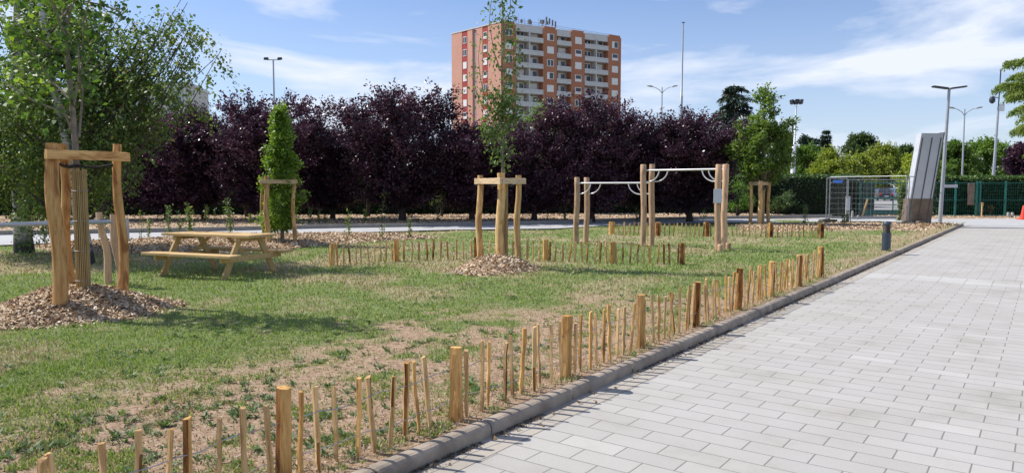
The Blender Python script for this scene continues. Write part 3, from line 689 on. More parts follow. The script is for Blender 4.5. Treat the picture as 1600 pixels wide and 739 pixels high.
# ------------------------------------------------------------------ picnic table
def picnic_table():
    root = thing('picnic_table', 'pale wooden picnic table with attached benches on the grass', 'picnic table', (-5.08, 12.72, .1), math.atan2(-.39, .92))
    top = thing('x', '', '', (0, 0, 0)); bpy.data.objects.remove(top)
    H_ = .69; Lh = .98
    for i in range(5):
        MB().box((0, 0, 0), (2 * Lh, .122, .045), bev=.005).build('tabletop_board', M['pine'], root, (random.uniform(-.008, .008), -.27 + i * .135, H_))
    for s in (-1, 1):
        for j in (0, 1):
            MB().box((0, 0, 0), (2 * Lh, .125, .045), bev=.005).build('bench_board', M['pine'], root, (random.uniform(-.008, .008), s * (.56 + j * .135), .385))
    for e in (-.68, .68):
        for s in (-1, 1):
            b = MB(); y0, y1 = s * .60, s * .22; z0, z1 = 0, H_ - .02; w = .06
            pl = [(y0 - w, z0), (y0 + w, z0), (y1 + w, z1), (y1 - w, z1)]
            V = [(-.02, a, c) for a, c in pl] + [(.02, a, c) for a, c in pl]
            b.add(V, [(3, 2, 1, 0), (4, 5, 6, 7), (0, 1, 5, 4), (1, 2, 6, 5), (2, 3, 7, 6), (3, 0, 4, 7)])
            b.build('leg', M['pine_leg'], root, (e, 0, 0))
        MB().box((0, 0, 0), (.04, 1.42, .09), bev=.004).build('crossbeam', M['pine_leg'], root, (e + (.042 if e > 0 else -.042), 0, .32))
        MB().box((0, 0, 0), (.04, .62, .07), bev=.004).build('crossbeam', M['pine_leg'], root, (e + (.042 if e > 0 else -.042), 0, H_ - .055))
        MB().tube([(e * .95, 0, .32), (e * .3, 0, H_ - .04)], .032, 4, smooth=False).build('brace', M['pine_leg'], root)
M['pine_leg'] = wood('pine_leg', (.52, .35, .16), (.64, .46, .23), (.28, .18, .07), axis='z', knots=.25, rnd=.1)
picnic_table()

# ------------------------------------------------------------------ parallel bars at left
root = thing('parallel_bars', 'wooden posts carrying two grey steel rails at the left edge', 'exercise bars', (-6.1, 11.2, .1))
def lp(p, top, z1, r=.055, nm='post', m='robinia'):
    wobbly_post(p[0] + 6.1, p[1] - 11.2, top[0] + 6.1, top[1] - 11.2, -.05, z1, r).build(nm, M[m], root)
lp((-6.25, 11.35), (-6.37, 11.35), 1.12); lp((-5.88, 11.0), (-5.95, 11.0), 1.1)
dxy = (-1.55, -1.7)
lp((-6.25 + dxy[0], 11.35 + dxy[1]), (-6.3 + dxy[0], 11.35 + dxy[1]), 1.12); lp((-5.9 + dxy[0], 11.0 + dxy[1]), (-5.95 + dxy[0], 11.0 + dxy[1]), 1.1)
for (x, y) in ((-6.30, 11.35), (-5.93, 11.0)):
    MB().tube([(x + 6.1 + .05, y - 11.2 + .05, .985), (x + 6.1 + dxy[0] - .1, y - 11.2 + dxy[1] - .1, .985)], .024, 10).build('rail', M['galv'], root)
MB().box((.24, -.17, .86), (.215, .012, .34), rz=.1).build('bracket_plate', M['galv_matt'], root)

# ------------------------------------------------------------------ pull-up bars
P = {k_: G(x, y) for k_, x, y in (('a', 900, 380), ('b', 916, 378), ('c', 1005, 385), ('d', 1018, 383), ('e', 1121, 392), ('f', 1131, 389))}
tops = {'a': 901.5, 'b': 917, 'c': 1005, 'd': 1018, 'e': 1121, 'f': 1132}
hts = {'a': 1.86, 'b': 1.86, 'c': 2.17, 'd': 2.19, 'e': 2.13, 'f': 2.15}
ox, oy = P['c']
root = thing('pull_up_bars', 'wooden pull-up bars at two heights with curved metal grips', 'exercise bars', (ox, oy, .1))
for q in P:
    x, y = P[q]; tx = at(tops[q], y)
    b = MB(); N = 8; pts = []; rad = []
    for i in range(N):
        t = i / (N - 1); pts.append((x + (tx - x) * t - ox + .012 * math.sin(t * 7 + ord(q)), y - oy + .01 * math.sin(t * 5 + ord(q)), -.1 + (hts[q]) * t)); rad.append(.075 + random.uniform(-.004, .004))
    pts.append((pts[-1][0], pts[-1][1], pts[-1][2] + .012)); rad.append(.06)
    b.tube(pts, rad, 14, jit=.03).build('post', M['robinia'], root)
def bar(p, q, z):
    x0, y0 = P[p]; x1, y1 = P[q]; MB().tube([(x0 - ox, y0 - oy, z - .1), (x1 - ox, y1 - oy, z - .1)], .021, 8).build('bar', M['white_metal'], root)
    for (ax, ay, bx, by) in ((x0, y0, x1, y1), (x1, y1, x0, y0)):
        L_ = math.hypot(bx - ax, by - ay); ux, uy = (bx - ax) / L_, (by - ay) / L_; r = .34
        pts = [(ax - ox + ux * .03, ay - oy + uy * .03, z - .1 - .29)] + [(ax - ox + ux * (.10 + .33 * math.sin(t)), ay - oy + uy * (.10 + .33 * math.sin(t)), z - .1 - .29 * math.cos(t)) for t in np.linspace(0, math.pi / 2, 8)]
        MB().tube(pts, .016, 8).build('grip', M['white_metal'], root)
bar('a', 'c', 1.715); bar('b', 'd', 1.72); bar('c', 'e', 2.03); bar('d', 'f', 2.04)
MB().box((P['e'][0] - ox - .04, P['e'][1] - oy - .09, 1.30), (.20, .012, .33), bev=.004).build('sign_plate', M['plate'], root)
for i, (px, py, lab) in enumerate(((1121.5, 392.5, 'short cut log stump at the foot of the front right pull-up post'), (1134, 390, 'short cut log stump right of the rear pull-up post'))):
    x, y = G(px, py); b = MB(); b.tube([(0, 0, -.05), (.003, 0, .12), (.004, .002, .165), (.004, .002, .172)], [.062, .06, .059, .053], 14, jit=.04)
    o = b.build('log_stump', M['robinia'], None, (x + .02, y - .12, .1)); tag(o, lab, 'stump', 'log stumps at the pull-up bars')

# ------------------------------------------------------------------ bollard
x, y = G(1384.5, 391); root = thing('bollard_light', 'dark blue grey bollard light with louvred head beside the kerb', 'bollard', (x, y, .1))
MB().tube([(0, 0, -.02), (0, 0, .42)], .1, 24).build('post', M['bollard'], root)
b = MB()
for i in range(7): b.tube([(0, 0, .425 + i * .028), (0, 0, .437 + i * .028)], [.092, .082], 24)
b.tube([(0, 0, .41), (0, 0, .63)], .074, 24); b.build('louvres', M['louvre'], root)
MB().tube([(0, 0, .615), (0, 0, .65), (0, 0, .675), (0, 0, .692), (0, 0, .70)], [.095, .094, .082, .055, .015], 24).build('cap', M['bollard'], root)

# ------------------------------------------------------------------ temporary mesh barrier panels
def heras(label, p, q, z0=.1, h=1.95, sign=False, pm='galv', feet=(0,)):
    d = Vector((q[0] - p[0], q[1] - p[1], 0)); L_ = d.length
    root = thing('mesh_barrier', label, 'mesh barrier', (p[0], p[1], z0), math.atan2(d.y, d.x), 'temporary steel mesh barrier panels')
    fr = MB()
    for x in (0, L_): fr.tube([(x, 0, .02), (x, 0, h)], .02, 8)
    for z in (.14, h - .02): fr.tube([(0, 0, z), (L_, 0, z)], .017, 8)
    for x in (.0, L_): fr.box((x, 0, h * .55), (.06, .05, .06))
    fr.build('frame', M['galv'], root)
    w = MB(); n = int(L_ / .2)
    for i in range(1, n): w.tube([(i * L_ / n, 0, .14), (i * L_ / n, 0, h - .02)], .0018, 3, cap=False, smooth=False)
    for i in range(1, 8): w.tube([(0, .004, .14 + i * (h - .16) / 8), (L_, .004, .14 + i * (h - .16) / 8)], .0022, 3, cap=False, smooth=False)
    w.build('mesh_infill', M['galv_matt'], root)
    for x in feet:
        o = MB().box((0, 0, .07), (.68, .22, .14), bev=.03).box((0, 0, .15), (.2, .12, .05), bev=.01).build('block_foot', M['concrete_dark'], root, (x, 0, 0)); o.rotation_euler = (0, 0, 1.1)
    if sign:
        MB().box((.38, -.03, h - .22), (.42, .006, .12), bev=.002).build('sign', M['blue_sign'], root)
    return root
def foot(x, y, rz, lab, z=.1):
    o = MB().box((0, 0, .07), (.68, .22, .14), bev=.03).box((0, 0, .15), (.2, .12, .05), bev=.01).build('timber_block', M['corten'], None, (x, y, z)); o.rotation_euler = (0, 0, rz)
    tag(o, lab, 'block')
q0 = (13.75, 31.9); q1 = (15.62, 29.2)
heras('front mesh barrier panel with a small blue sign before the leaning pylon', q0, q1, .1, 1.97, True, feet=(0, 3.28))
heras('mesh barrier panel running back from the left corner post', (13.72, 32.15), (15.9, 35.0), .06, 1.97)
heras('rear mesh barrier panel beyond the mulch before the gate', (15.98, 35.05), (19.4, 35.6), .02, 1.97)
heras('mesh barrier panel running back to the tall twin lamp', (15.72, 29.2), (18.0, 31.9), .08, 1.97)
foot(16.6, 29.7, .4, 'rust brown timber block lying between the leaning pylon and the twin lamp', .12)
# leaning pylon
root = thing('leaning_pylon', 'tall leaning grey metal pylon with dark ribs on a rusty brown base', 'sign pylon', (at(1434, 29.9), 29.9, .05), 0.0)
def slab(b, x0, x1, y0, y1, z0, z1, sh, m=0, taper=0):
    f = lambda z: sh * z
    V = []
    for z in (z0, z1):
        for (x, y) in ((x0, y0), (x1, y0), (x1, y1), (x0, y1)): V.append((x + f(z), y, z))
    return b.add(V, [(3, 2, 1, 0), (4, 5, 6, 7), (0, 1, 5, 4), (1, 2, 6, 5), (2, 3, 7, 6), (3, 0, 4, 7)], m)
sh = .140
b = MB(); slab(b, -.56, .34, -.14, .22, 1.10, 3.72, sh); b.build('panel', M['plate'], root)
M['rib'] = simple('rib', (.10, .095, .095), .5, .3)
for x in (-.50, -.12, .24):
    b = MB(); slab(b, x, x + .03, -.165, -.135, .02, 3.55, sh); b.build('rib', M['rib'], root)
b = MB(); slab(b, .342, .37, -.15, .24, 1.1, 3.76, sh); b.build('edge_plate', M['rib'], root)
b = MB(); slab(b, -.56, .46, -.155, .25, 0, 1.1, sh * .5); b.build('base', M['corten'], root)
MB().box((0, 0, .02), (1.5, .9, .16), bev=.02).build('footing', M['concrete'], root)

# ------------------------------------------------------------------ lamps and masts
def pole(root, h, r0, r1, m='pole', lean=0.0):
    MB().tube([(0, 0, 0), (lean * .5 * h, 0, h * .5), (lean * h, 0, h)], [r0, (r0 + r1) / 2, r1], 14).build('pole', M[m], root)
def double_arm(label, px, Y, ytop, span, group='double arm street lamps', r=.06):
    h = zat(ytop, Y); root = thing('street_lamp', label, 'street lamp', (at(px, Y), Y, 0), group=group); pole(root, h, r * 1.3, r * .7)
    for s in (-1, 1):
        pts = [(0, 0, h - .5), (s * span * .2, 0, h - .22), (s * span * .5, 0, h - .05), (s * span * .8, 0, h + .06)]
        MB().tube(pts, r * .45, 8).build('arm', M['pole'], root)
        MB().tube([(s * span * .70, 0, h + .02), (s * span * .85, 0, h + .07), (s * span, 0, h + .10), (s * span * 1.25, 0, h + .13), (s * span * 1.32, 0, h + .13)], [.03, .11, .15, .10, .03], 10, flat=.5).build('lantern', M['galv_matt'], root)
double_arm('double arm street lamp rising behind the purple trees beside the mast', 1032, 60, 139, .95)
double_arm('double arm street lamp behind the hedge right of the leaning pylon', 1501, 55, 172, 1.0)
# twin flat LED lamp
h = zat(141, 31.4); root = thing('street_lamp', 'tall grey lamp with two flat dark heads beside the leaning pylon', 'street lamp', (at(1469, 31.4), 31.4, 0))
pole(root, h, .085, .055, 'pole', .032)
for s in (-1, 1):
    MB().box((.032 * h + s * .38, 0, h + .05), (.68, .24, .07), ry=-s * .13, bev=.025).build('lamp_head', M['dark_metal'], root)
    MB().tube([(.032 * h, 0, h - .06), (.032 * h + s * .12, 0, h + .02)], .03, 8).build('arm', M['pole'], root)
MB().box((.032 * h - .06, -.06, h - .35), (.05, .05, .35), bev=.01).build('control_box', M['galv_matt'], root)
# floodlight mast
Y = 60; h = zat(165, Y); root = thing('floodlight_mast', 'white tapered floodlight mast with a ring of dark floodlights behind the hedge', 'floodlight', (at(1236, Y), Y, 0))
MB().tube([(0, 0, 0), (.12, 0, h * .6), (.125, 0, h * .6 + .05), (.22, 0, h)], [.23, .15, .085, .055], 14).build('pole', M['white_paint'], root)
for i in range(6):
    a = 2 * math.pi * i / 6 + .3
    MB().box((.22 + math.cos(a) * .42, math.sin(a) * .42, h + .2), (.34, .16, .36), rz=a + math.pi / 2, rx=.2, bev=.03).build('floodlight', M['dark_metal'], root)
MB().tube([(.22 + math.cos(a) * .3, math.sin(a) * .3, h + .1) for a in np.linspace(0, 6.283, 16)], .03, 6).build('ring', M['dark_metal'], root)
# left T lamp
Y = 60; h = zat(97, Y); root = thing('floodlight_mast', 'thin mast with two small floodlights on a crossbar above the purple trees at left', 'floodlight', (at(432, Y), Y, 0))
pole(root, h, .1, .06)
MB().tube([(-.55, 0, h), (.55, 0, h)], .04, 8).build('crossbar', M['pole'], root)
for s in (-1, 1): MB().box((s * .55, -.08, h + .08), (.34, .26, .2), bev=.03, rx=.3).build('floodlight', M['dark_metal'], root)
# tall bare mast
Y = 70; h = zat(41, Y); root = thing('mast', 'very tall bare thin mast right of the apartment tower', 'mast', (at(1060, Y), Y, 0))
MB().tube([(0, 0, 0), (.1, 0, h * .45), (.12, 0, h * .6), (.125, 0, h * .6 + .05), (.2, 0, h)], [.19, .16, .14, .10, .055], 10).build('pole', M['pole'], root)
MB().box((.2, 0, h + .03), (.3, .1, .06)).build('cap', M['dark_metal'], root)
# camera pole
Y = 45; h = zat(113, Y); root = thing('camera_pole', 'slim pole with a security camera and white box beside the cedar', 'camera pole', (at(1548, Y), Y, 0))
pole(root, h * .75, .1, .06, 'pole', .03); MB().tube([(.19, 0, h * .74), (.24, 0, h)], .035, 8).build('rod', M['dark_metal'], root)
zc = zat(160, Y)
MB().tube([(.17, 0, zc + .2), (-.15, 0, zc + .25)], .04, 8).build('bracket', M['galv_matt'], root)
MB().tube([(-.2, 0, zc + .28), (-.2, 0, zc + .1), (-.2, 0, zc - .05), (-.2, 0, zc - .15)], [.1, .17, .15, .05], 14).build('camera', M['dark_metal'], root)
MB().box((.34, -.05, zat(170, Y)), (.3, .2, .42), bev=.03).build('control_box', M['white_paint'], root)

# ------------------------------------------------------------------ green fence, gate and small things at the far right
def green_fence(label, x0, x1, Y, z1, posts):
    root = thing('mesh_fence', label, 'fence', (x0, Y, 0)); 
    for x in posts: MB().box((x - x0, 0, z1 / 2 + .02), (.09, .09, z1 + .08), bev=.01).build('post', M['green_steel'], root)
    r = MB()
    for z in (.12, z1 * .5, z1 - .03): r.tube([(0, .02, z), (x1 - x0, .02, z)], .018, 6)
    r.build('rail', M['green_steel'], root)
    w = MB(); n = int((x1 - x0) / .12)
    for i in range(n): w.tube([(i * .12, .03, .1), (i * .12, .03, z1)], .0035, 3, cap=False, smooth=False)
    for i in range(10): w.tube([(0, .036, .15 + i * z1 / 10.5), (x1 - x0, .036, .15 + i * z1 / 10.5)], .0035, 3, cap=False, smooth=False)
    w.build('mesh_infill', M['green_steel'], root); return root
Yf = 39.2
green_fence('green wire fence in front of the clipped hedge at far right', at(1438, Yf), 32, Yf, zat(285, Yf), [at(p, Yf) for p in (1440, 1492, 1525, 1530, 1570, 1640)])
root = thing('gate', 'green metal gate standing before the car park gap in the hedge', 'gate', (at(1342, 40.6), 40.6, 0))
gw = at(1438, 40.6) - at(1342, 40.6)
for x in (0, gw): MB().box((x, 0, .95), (.18 if x == 0 else .1, .14, 1.95), bev=.01).build('post', M['green_steel'], root)
for z, hh in ((1.85, .07), (1.0, .12), (.2, .34)): MB().box((gw / 2, .01, z), (gw - .1, .06, hh), bev=.008).build('rail', M['green_steel'], root)
MB().box((gw * .55, 0, .62), (.05, .05, .75)).build('upright', M['green_steel'], root)
MB().box((.5, .05, 1.0), (.7, .03, 1.7)).build('panel', M['green_dark'] if 'green_dark' in M else simple('green_dark', (.02, .05, .04), .6), root)
def small(name, label, cat, fn, mts, loc, rz=0.0, group=None):
    b = MB(); fn(b); o = b.build(name, mts, None, loc); o.rotation_euler = (0, 0, rz); return tag(o, label, cat, group)
small('notice_board', 'brown weathered notice panel hung on the green fence', 'notice board', lambda b: (b.box((0, 0, 0), (.36, .04, 1.15), bev=.01), b.box((0, -.025, .3), (.28, .01, .4)), b.box((0, -.025, -.2), (.28, .01, .4))), M['corten'], (at(1517, 39), 39.05, 1.25))
small('name_board', 'narrow pale grey board on the green fence right of the lamp', 'board', lambda b: (b.box((0, 0, 0), (.8, .03, .16), bev=.01), b.tube([(-.3, .03, -.1), (-.3, .03, .1)], .015, 6), b.tube([(.3, .03, -.1), (.3, .03, .1)], .015, 6)), M['galv_matt'], (at(1484, 39), 39.05, zat(291, 39)))
root = thing('traffic_cone', 'red orange traffic cone at the right edge', 'traffic cone', (at(1599, 36.8), 36.8, 0))
MB().tube([(0, 0, .03), (0, 0, .3), (0, 0, .68), (0, 0, .7)], [.17, .10, .035, .02], 16).build('cone_body', M['cone'], root)
MB().box((0, 0, .02), (.44, .44, .04), bev=.01).build('base', M['cone'], root)
for i, (px, lab) in enumerate(((1575.5, 'left one of two short grey pegs below the green fence'), (1582, 'right one of two short grey pegs below the green fence'))):
    small('peg', lab, 'peg', lambda b: b.tube([(0, 0, -.05), (0, 0, .2), (0, 0, .23)], [.07, .07, .05], 10), M['concrete'], (at(px, 38.3), 38.3, .08), group='short pegs below the green fence')
small('wooden_stake', 'thin pale stake between the two dried shrubs', 'stake', lambda b: (b.box((0, 0, .35), (.05, .04, .8)), b.box((0, -.02, .66), (.12, .02, .16))), M['stake_tan'], (at(1534, 38.2), 38.2, .08), .1)
root = thing('utility_cabinet', 'narrow pale grey cabinet behind the mesh barrier', 'cabinet', (at(1324.5, 36), 36, .02))
MB().box((0, 0, .56), (.16, .16, 1.12), bev=.015).build('body', M['plate'], root); MB().box((0, 0, 1.135), (.19, .19, .03), bev=.008).build('cap', M['galv_matt'], root)
for px, hh, lab in ((1332, .42, 'short pale marker post right of the grey cabinet'), (1341, .2, 'very low grey marker post before the green gate')):
    small('marker_post', lab, 'marker post', lambda b: b.tube([(0, 0, 0), (0, 0, hh), (0, 0, hh + .03)], [.06, .06, .04], 10), M['concrete'], (at(px, 36.3), 36.3, .0), group='short marker posts by the gate')
small('plank', 'narrow board leaning against the dark gate panel', 'board', lambda b: b.box((0, 0, .48), (.09, .03, 1.0), ry=.28, bev=.005), M['stake_tan'], (at(1351, 39.9), 39.9, 0))

# ------------------------------------------------------------------ trees
def leaf_mesh(name, pos, dirs, size, m, parent, ratio=.55, v=None, up=None):
    n = len(pos)
    dirs = dirs / (np.linalg.norm(dirs, axis=1)[:, None] + 1e-9)
    if up is None:
        up = rng.normal(0, .55, (n, 3)); up[:, 2] += 1
    up = up - dirs * (up * dirs).sum(1)[:, None]; up /= np.linalg.norm(up, axis=1)[:, None] + 1e-9
    V = leafquads(pos, dirs, up, size, size * ratio)
    vv = rng.random(n) if v is None else v
    return mesh_np(name, V, np.arange(4 * n).reshape(n, 4), m, attr={'v': np.repeat(vv, 4)}, parent=parent)
def bez(p0, p1, p2, t): return p0 * ((1 - t) ** 2)[:, None] + 2 * p1 * ((1 - t) * t)[:, None] + p2 * (t ** 2)[:, None]
def tree(name, label, loc, trunk, tr, limbs, leafm, barkm, leaf_size=.08, ntw=12, nlf=24, twig=.6, twup=.4, jit=.05, droop=0.0, group=None, cat='tree', ratio=.55, start=.35, limb_r=.03, lift=.25, seeds=None, vbias=0.0, rz=0.0, twig_r=.006, leafdown=.3, limbm=None):
    """trunk: list of local points; limbs: (n,3) targets of limb ends in local coordinates; limbs leave the trunk lower down"""
    root = thing(name, label, cat, loc, rz, group)
    tb = MB(); tp = [Vector(p) for p in trunk]
    tb.tube([tuple(p) for p in tp], [tr * (1 - .75 * i / max(1, len(tp) - 1)) * (1.25 if i == 0 else 1) for i in range(len(tp))], 10, jit=.06)
    if limbm: tb.build('trunk', barkm, root); tb = MB()
    TP = np.array([tuple(p) for p in tp]); tz = TP[:, 2]
    pos = []; dr = []; vs_ = []
    for e in limbs:
        hd = math.hypot(e[0] - np.interp(e[2], tz, TP[:, 0]), e[1] - np.interp(e[2], tz, TP[:, 1]))
        zs = max(tz[0] + start * (tz[-1] - tz[0]) * .4, e[2] - max(.25, hd * random.uniform(.5, 1.1)) - .1); zs = min(zs, tz[-1])
        p0 = np.array([np.interp(zs, tz, TP[:, 0]), np.interp(zs, tz, TP[:, 1]), zs]); p2 = np.array(e)
        p1 = (p0 + p2) / 2 + np.array([0, 0, (lift - .5 * droop) * np.linalg.norm(p2 - p0)]) + rng.normal(0, .05, 3) * np.linalg.norm(p2 - p0)
        ts = np.linspace(0, 1, 6); pp = bez(p0, p1, p2, ts); r0 = limb_r * (.5 + .5 * min(1.5, np.linalg.norm(p2 - p0)))
        tb.tube(pp.tolist(), [r0 * (1 - .8 * q) for q in ts], 5, cap=False)
        tt = rng.uniform(start, 1, ntw) ** .8; b0 = bez(p0, p1, p2, tt)
        dd = rng.normal(0, 1, (ntw, 3)); dd[:, 2] *= .6; dd[:, 2] += twup; dd += (p2 - p0) / (np.linalg.norm(p2 - p0) + 1e-6) * .7; dd /= np.linalg.norm(dd, axis=1)[:, None]
        ln = rng.uniform(.5, 1.2, ntw) * twig
        vb = rng.uniform(-.18, .18) 
        for i in range(ntw):
            q = rng.uniform(.1, 1, nlf)
            P_ = b0[i] + dd[i] * (ln[i] * q)[:, None] + np.array([0, 0, -1]) * (droop * ln[i] * q ** 2)[:, None] + rng.normal(0, jit, (nlf, 3))
            pos.append(P_); D = rng.normal(0, .8, (nlf, 3)) + dd[i]; D[:, 2] -= leafdown + droop * .5; dr.append(D)
            vs_.append(np.clip(rng.random(nlf) * .8 + .1 + vb + vbias, 0, 1))
            if twig_r and i % 2 == 0:
                e1 = b0[i] + dd[i] * ln[i] * .5 - np.array([0, 0, droop * ln[i] * .25]); e2 = b0[i] + dd[i] * ln[i] - np.array([0, 0, droop * ln[i]])
                tb.tube([tuple(b0[i]), tuple(e1), tuple(e2)], [twig_r, twig_r * .7, twig_r * .3], 3, cap=False, smooth=False)
    tb.build('limbs' if limbm else 'trunk', limbm or barkm, root)
    pos = np.vstack(pos); dr = np.vstack(dr); vv = np.concatenate(vs_); n = len(pos)
    leaf_mesh('crown', pos, dr, leaf_size * rng.uniform(.6, 1.25, n), leafm, root, ratio, vv)
    return root
def targets(n, zb, zt, R_, prof, cx=0, cy=0, inner=.45, ell=1.0):
    s = rng.random(n); a = rng.random(n) * 6.283; r = R_ * np.array([prof(q) for q in s]) * (inner + (1 - inner) * np.sqrt(rng.random(n)))
    return np.stack([cx + np.cos(a) * r, cy + np.sin(a) * r * ell, zb + (zt - zb) * s], 1)
dome = lambda s: math.sqrt(max(0.02, 1 - (2 * s - .85) ** 2 / 1.4)) if s > .42 else .75 + s * .5
rnd = lambda s: math.sqrt(max(.03, 1 - (2 * s - 1) ** 2))
vase = lambda s: .45 + .55 * math.sin(min(1, s * 1.25) * math.pi * .62) if s < .8 else .92 * math.sqrt(max(.08, 1 - ((s - .8) / .22) ** 2 * .85))

# ---- purple plums
def prunus(seed, H_, R_):
    global rng; old = rng; rng = np.random.default_rng(seed); random.seed(seed)
    T = targets(100, .75, H_ - .6, R_ * 1.12, vase, inner=.25)
    # multi-stem: one mesh for the whole branch system
    r = tree('plum_tree', '', (0, 0, 0), [(0, 0, -.05), (.03, .02, .6), (.05, 0, 1.5), (.0, .05, H_ * .6), (0, 0, H_ * .85)], .14, T, M['leaf_prunus'], M['bark_dark'],
             leaf_size=.125, ntw=18, nlf=34, twig=.98, twup=.75, jit=.065, group='purple leaved plum trees along the path', start=.3, limb_r=.04, lift=.1, leafdown=.0)
    rng = old; return r
pl = [prunus(11, 5.6, 2.3), prunus(23, 5.2, 2.1), prunus(37, 5.9, 2.5)]
plums = [  # px, Y, top y, width factor, proto, label
    (170, 34.0, 190, 1.0, 1, 'dark plum tree half hidden behind the birch foliage at left'),
    (262, 33.6, 172, 1.0, 0, 'purple plum tree below the pale building behind the birch branches'),
    (318, 34.4, 168, .75, 1, 'narrow purple plum tree just right of the birch branches'),
    (432, 33.5, 146, 1.05, 2, 'purple plum tree under the thin floodlight mast at left'),
    (520, 35.0, 196, .8, 1, 'lower purple plum tree with the red roof glimpsed above it'),
    (628, 33.3, 138, 1.15, 0, 'tallest dark plum tree left of the apartment tower'),
    (738, 34.0, 190, .95, 1, 'reddish plum tree standing before the left side of the tower'),
    (835, 33.8, 178, .9, 2, 'plum tree behind the thin young tree below the tower balconies'),
    (925, 33.4, 150, 1.0, 0, 'full purple plum tree before the right corner of the tower'),
    (1002, 34.6, 186, .8, 1, 'plum tree below the double arm street lamp'),
    (1078, 33.8, 172, 1.0, 2, 'rightmost purple plum tree behind the pull-up bars')]
Hs = [5.6, 5.2, 5.9]; used = [0, 0, 0]
for px, Y, ty, wf, pi_, lab in plums:
    Y -= 2.2
    if not used[pi_]: o = pl[pi_]; used[pi_] = 1
    else: o = copy_tree(pl[pi_])
    s = (zat(ty, Y) - .1) / Hs[pi_]; o.location = (at(px, Y), Y, .1); o.scale = (wf * 1.0, wf * 1.0, s); o.rotation_euler = (0, 0, px * .37); o['label'] = lab
    o['category'] = 'tree'; o['group'] = 'purple leaved plum trees along the path'

# ---- hedge
def hedge(label, p, q, h, thick, n, m='leaf_hedge', seed=1, name='hedge', lz=.13):
    d = Vector((q[0] - p[0], q[1] - p[1], 0)); L_ = d.length
    root = thing(name, label, 'hedge', (p[0], p[1], 0), math.atan2(d.y, d.x), 'clipped hedges behind the lawn')
    core = MB(); N = int(L_ / .5); V = []
    for i in range(N + 1):
        x = L_ * i / N; hh = h - .1 + .04 * math.sin(x * 1.7); tt = thick / 2 - .12 + .03 * math.sin(x * 2.3)
        V += [(x, -tt, 0), (x, -tt, hh), (x, tt, hh), (x, tt, 0)]
    F_ = [(i * 4 + j, i * 4 + j + 1, i * 4 + 5 + j, i * 4 + 4 + j) for i in range(N) for j in range(3)]
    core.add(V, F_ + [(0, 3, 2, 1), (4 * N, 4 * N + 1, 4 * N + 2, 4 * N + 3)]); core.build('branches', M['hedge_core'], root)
    k1 = int(n * .62); k2 = n - k1
    x = rng.random(k1) * L_; z = rng.random(k1) * h; y = -thick / 2 + np.abs(rng.normal(0, .09, k1)) - .02 * fbm(x * 2, z * 2) * 6
    a = np.stack([x, y, z], 1); da = rng.normal(0, .7, (k1, 3)); da[:, 1] -= .6
    x = rng.random(k2) * L_; y = rng.uniform(-thick / 2, thick / 2, k2); z = h - np.abs(rng.normal(0, .05, k2)) + (fbm(x * 1.4, y * 1.4) - .5) * .22
    b_ = np.stack([x, y, z], 1); db = rng.normal(0, .7, (k2, 3)); db[:, 2] += .8
    pos = np.vstack([a, b_]); D = np.vstack([da, db])
    leaf_mesh('foliage', pos, D, lz * rng.uniform(.6, 1.3, n), M[m], root, .5, np.clip(rng.random(n) * .6 + .3 * (fbm(pos[:, 0] * 1.5, pos[:, 2] * 3) - .3) + np.where(pos[:, 2] > h - .22, .38, 0), 0, 1), up=rng.normal(0, 1, (n, 3)))  # leaves near the top tinted lighter: sunlit strip put into leaf colour
    return root
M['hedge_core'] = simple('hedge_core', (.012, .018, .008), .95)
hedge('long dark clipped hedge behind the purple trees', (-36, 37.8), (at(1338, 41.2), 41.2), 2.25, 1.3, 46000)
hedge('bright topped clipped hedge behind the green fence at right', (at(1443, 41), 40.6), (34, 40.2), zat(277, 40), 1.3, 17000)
# shrubs in front of the hedge, between the plums
def bush(label, px, Y, ty, w, m='leaf_dark', n=16, ntw=10, nlf=24, ls=.09, zb=.3, name='shrub', z0=.1, bark='bark_dark', group=None, cat='shrub', twup=.5, prof=rnd, inner=.4):
    h = zat(ty, Y) - z0; T = targets(n, zb, h - .25, w / 2, prof, inner=inner)
    return tree(name, label, (at(px, Y), Y, z0), [(0, 0, -.05), (.02, 0, h * .4), (0, .02, h * .75)], .05 + .01 * h, T, M[m], M[bark], leaf_size=ls, ntw=ntw, nlf=nlf, twig=.45 * max(1, w / 2.2), twup=twup, jit=.06 * max(1, w / 2.5), group=group, cat=cat, twig_r=.0, start=.25)
bush('green shrub showing between plum trees above the hedge left of centre', 575, 35.8, 212, 2.6, 'leaf_mid', 20, zb=1.3)
bush('green shrub glimpsed right of the birch under the plum trees', 385, 35.2, 228, 2.8, 'leaf_dark', 22, zb=1.0)
bush('light green low shrub between plum trunks behind the middle fence', 690, 35.5, 272, 1.6, 'leaf_mid', 9, zb=.9)
bush('green shrub between plum tree and young oak', 1152, 36.2, 285, 2.0, 'leaf_mid', 18, zb=.4)
bush('dark green shrub beside the hedge below the floodlight mast', 1215, 39.3, 292, 1.6, 'leaf_dark', 14, zb=.3)
bush('green tree with sunlit top behind the plum trees below the balconies', 850, 40, 168, 3.6, 'leaf_mid', 26, ls=.13, zb=3.2, name='leafy_tree', cat='tree')

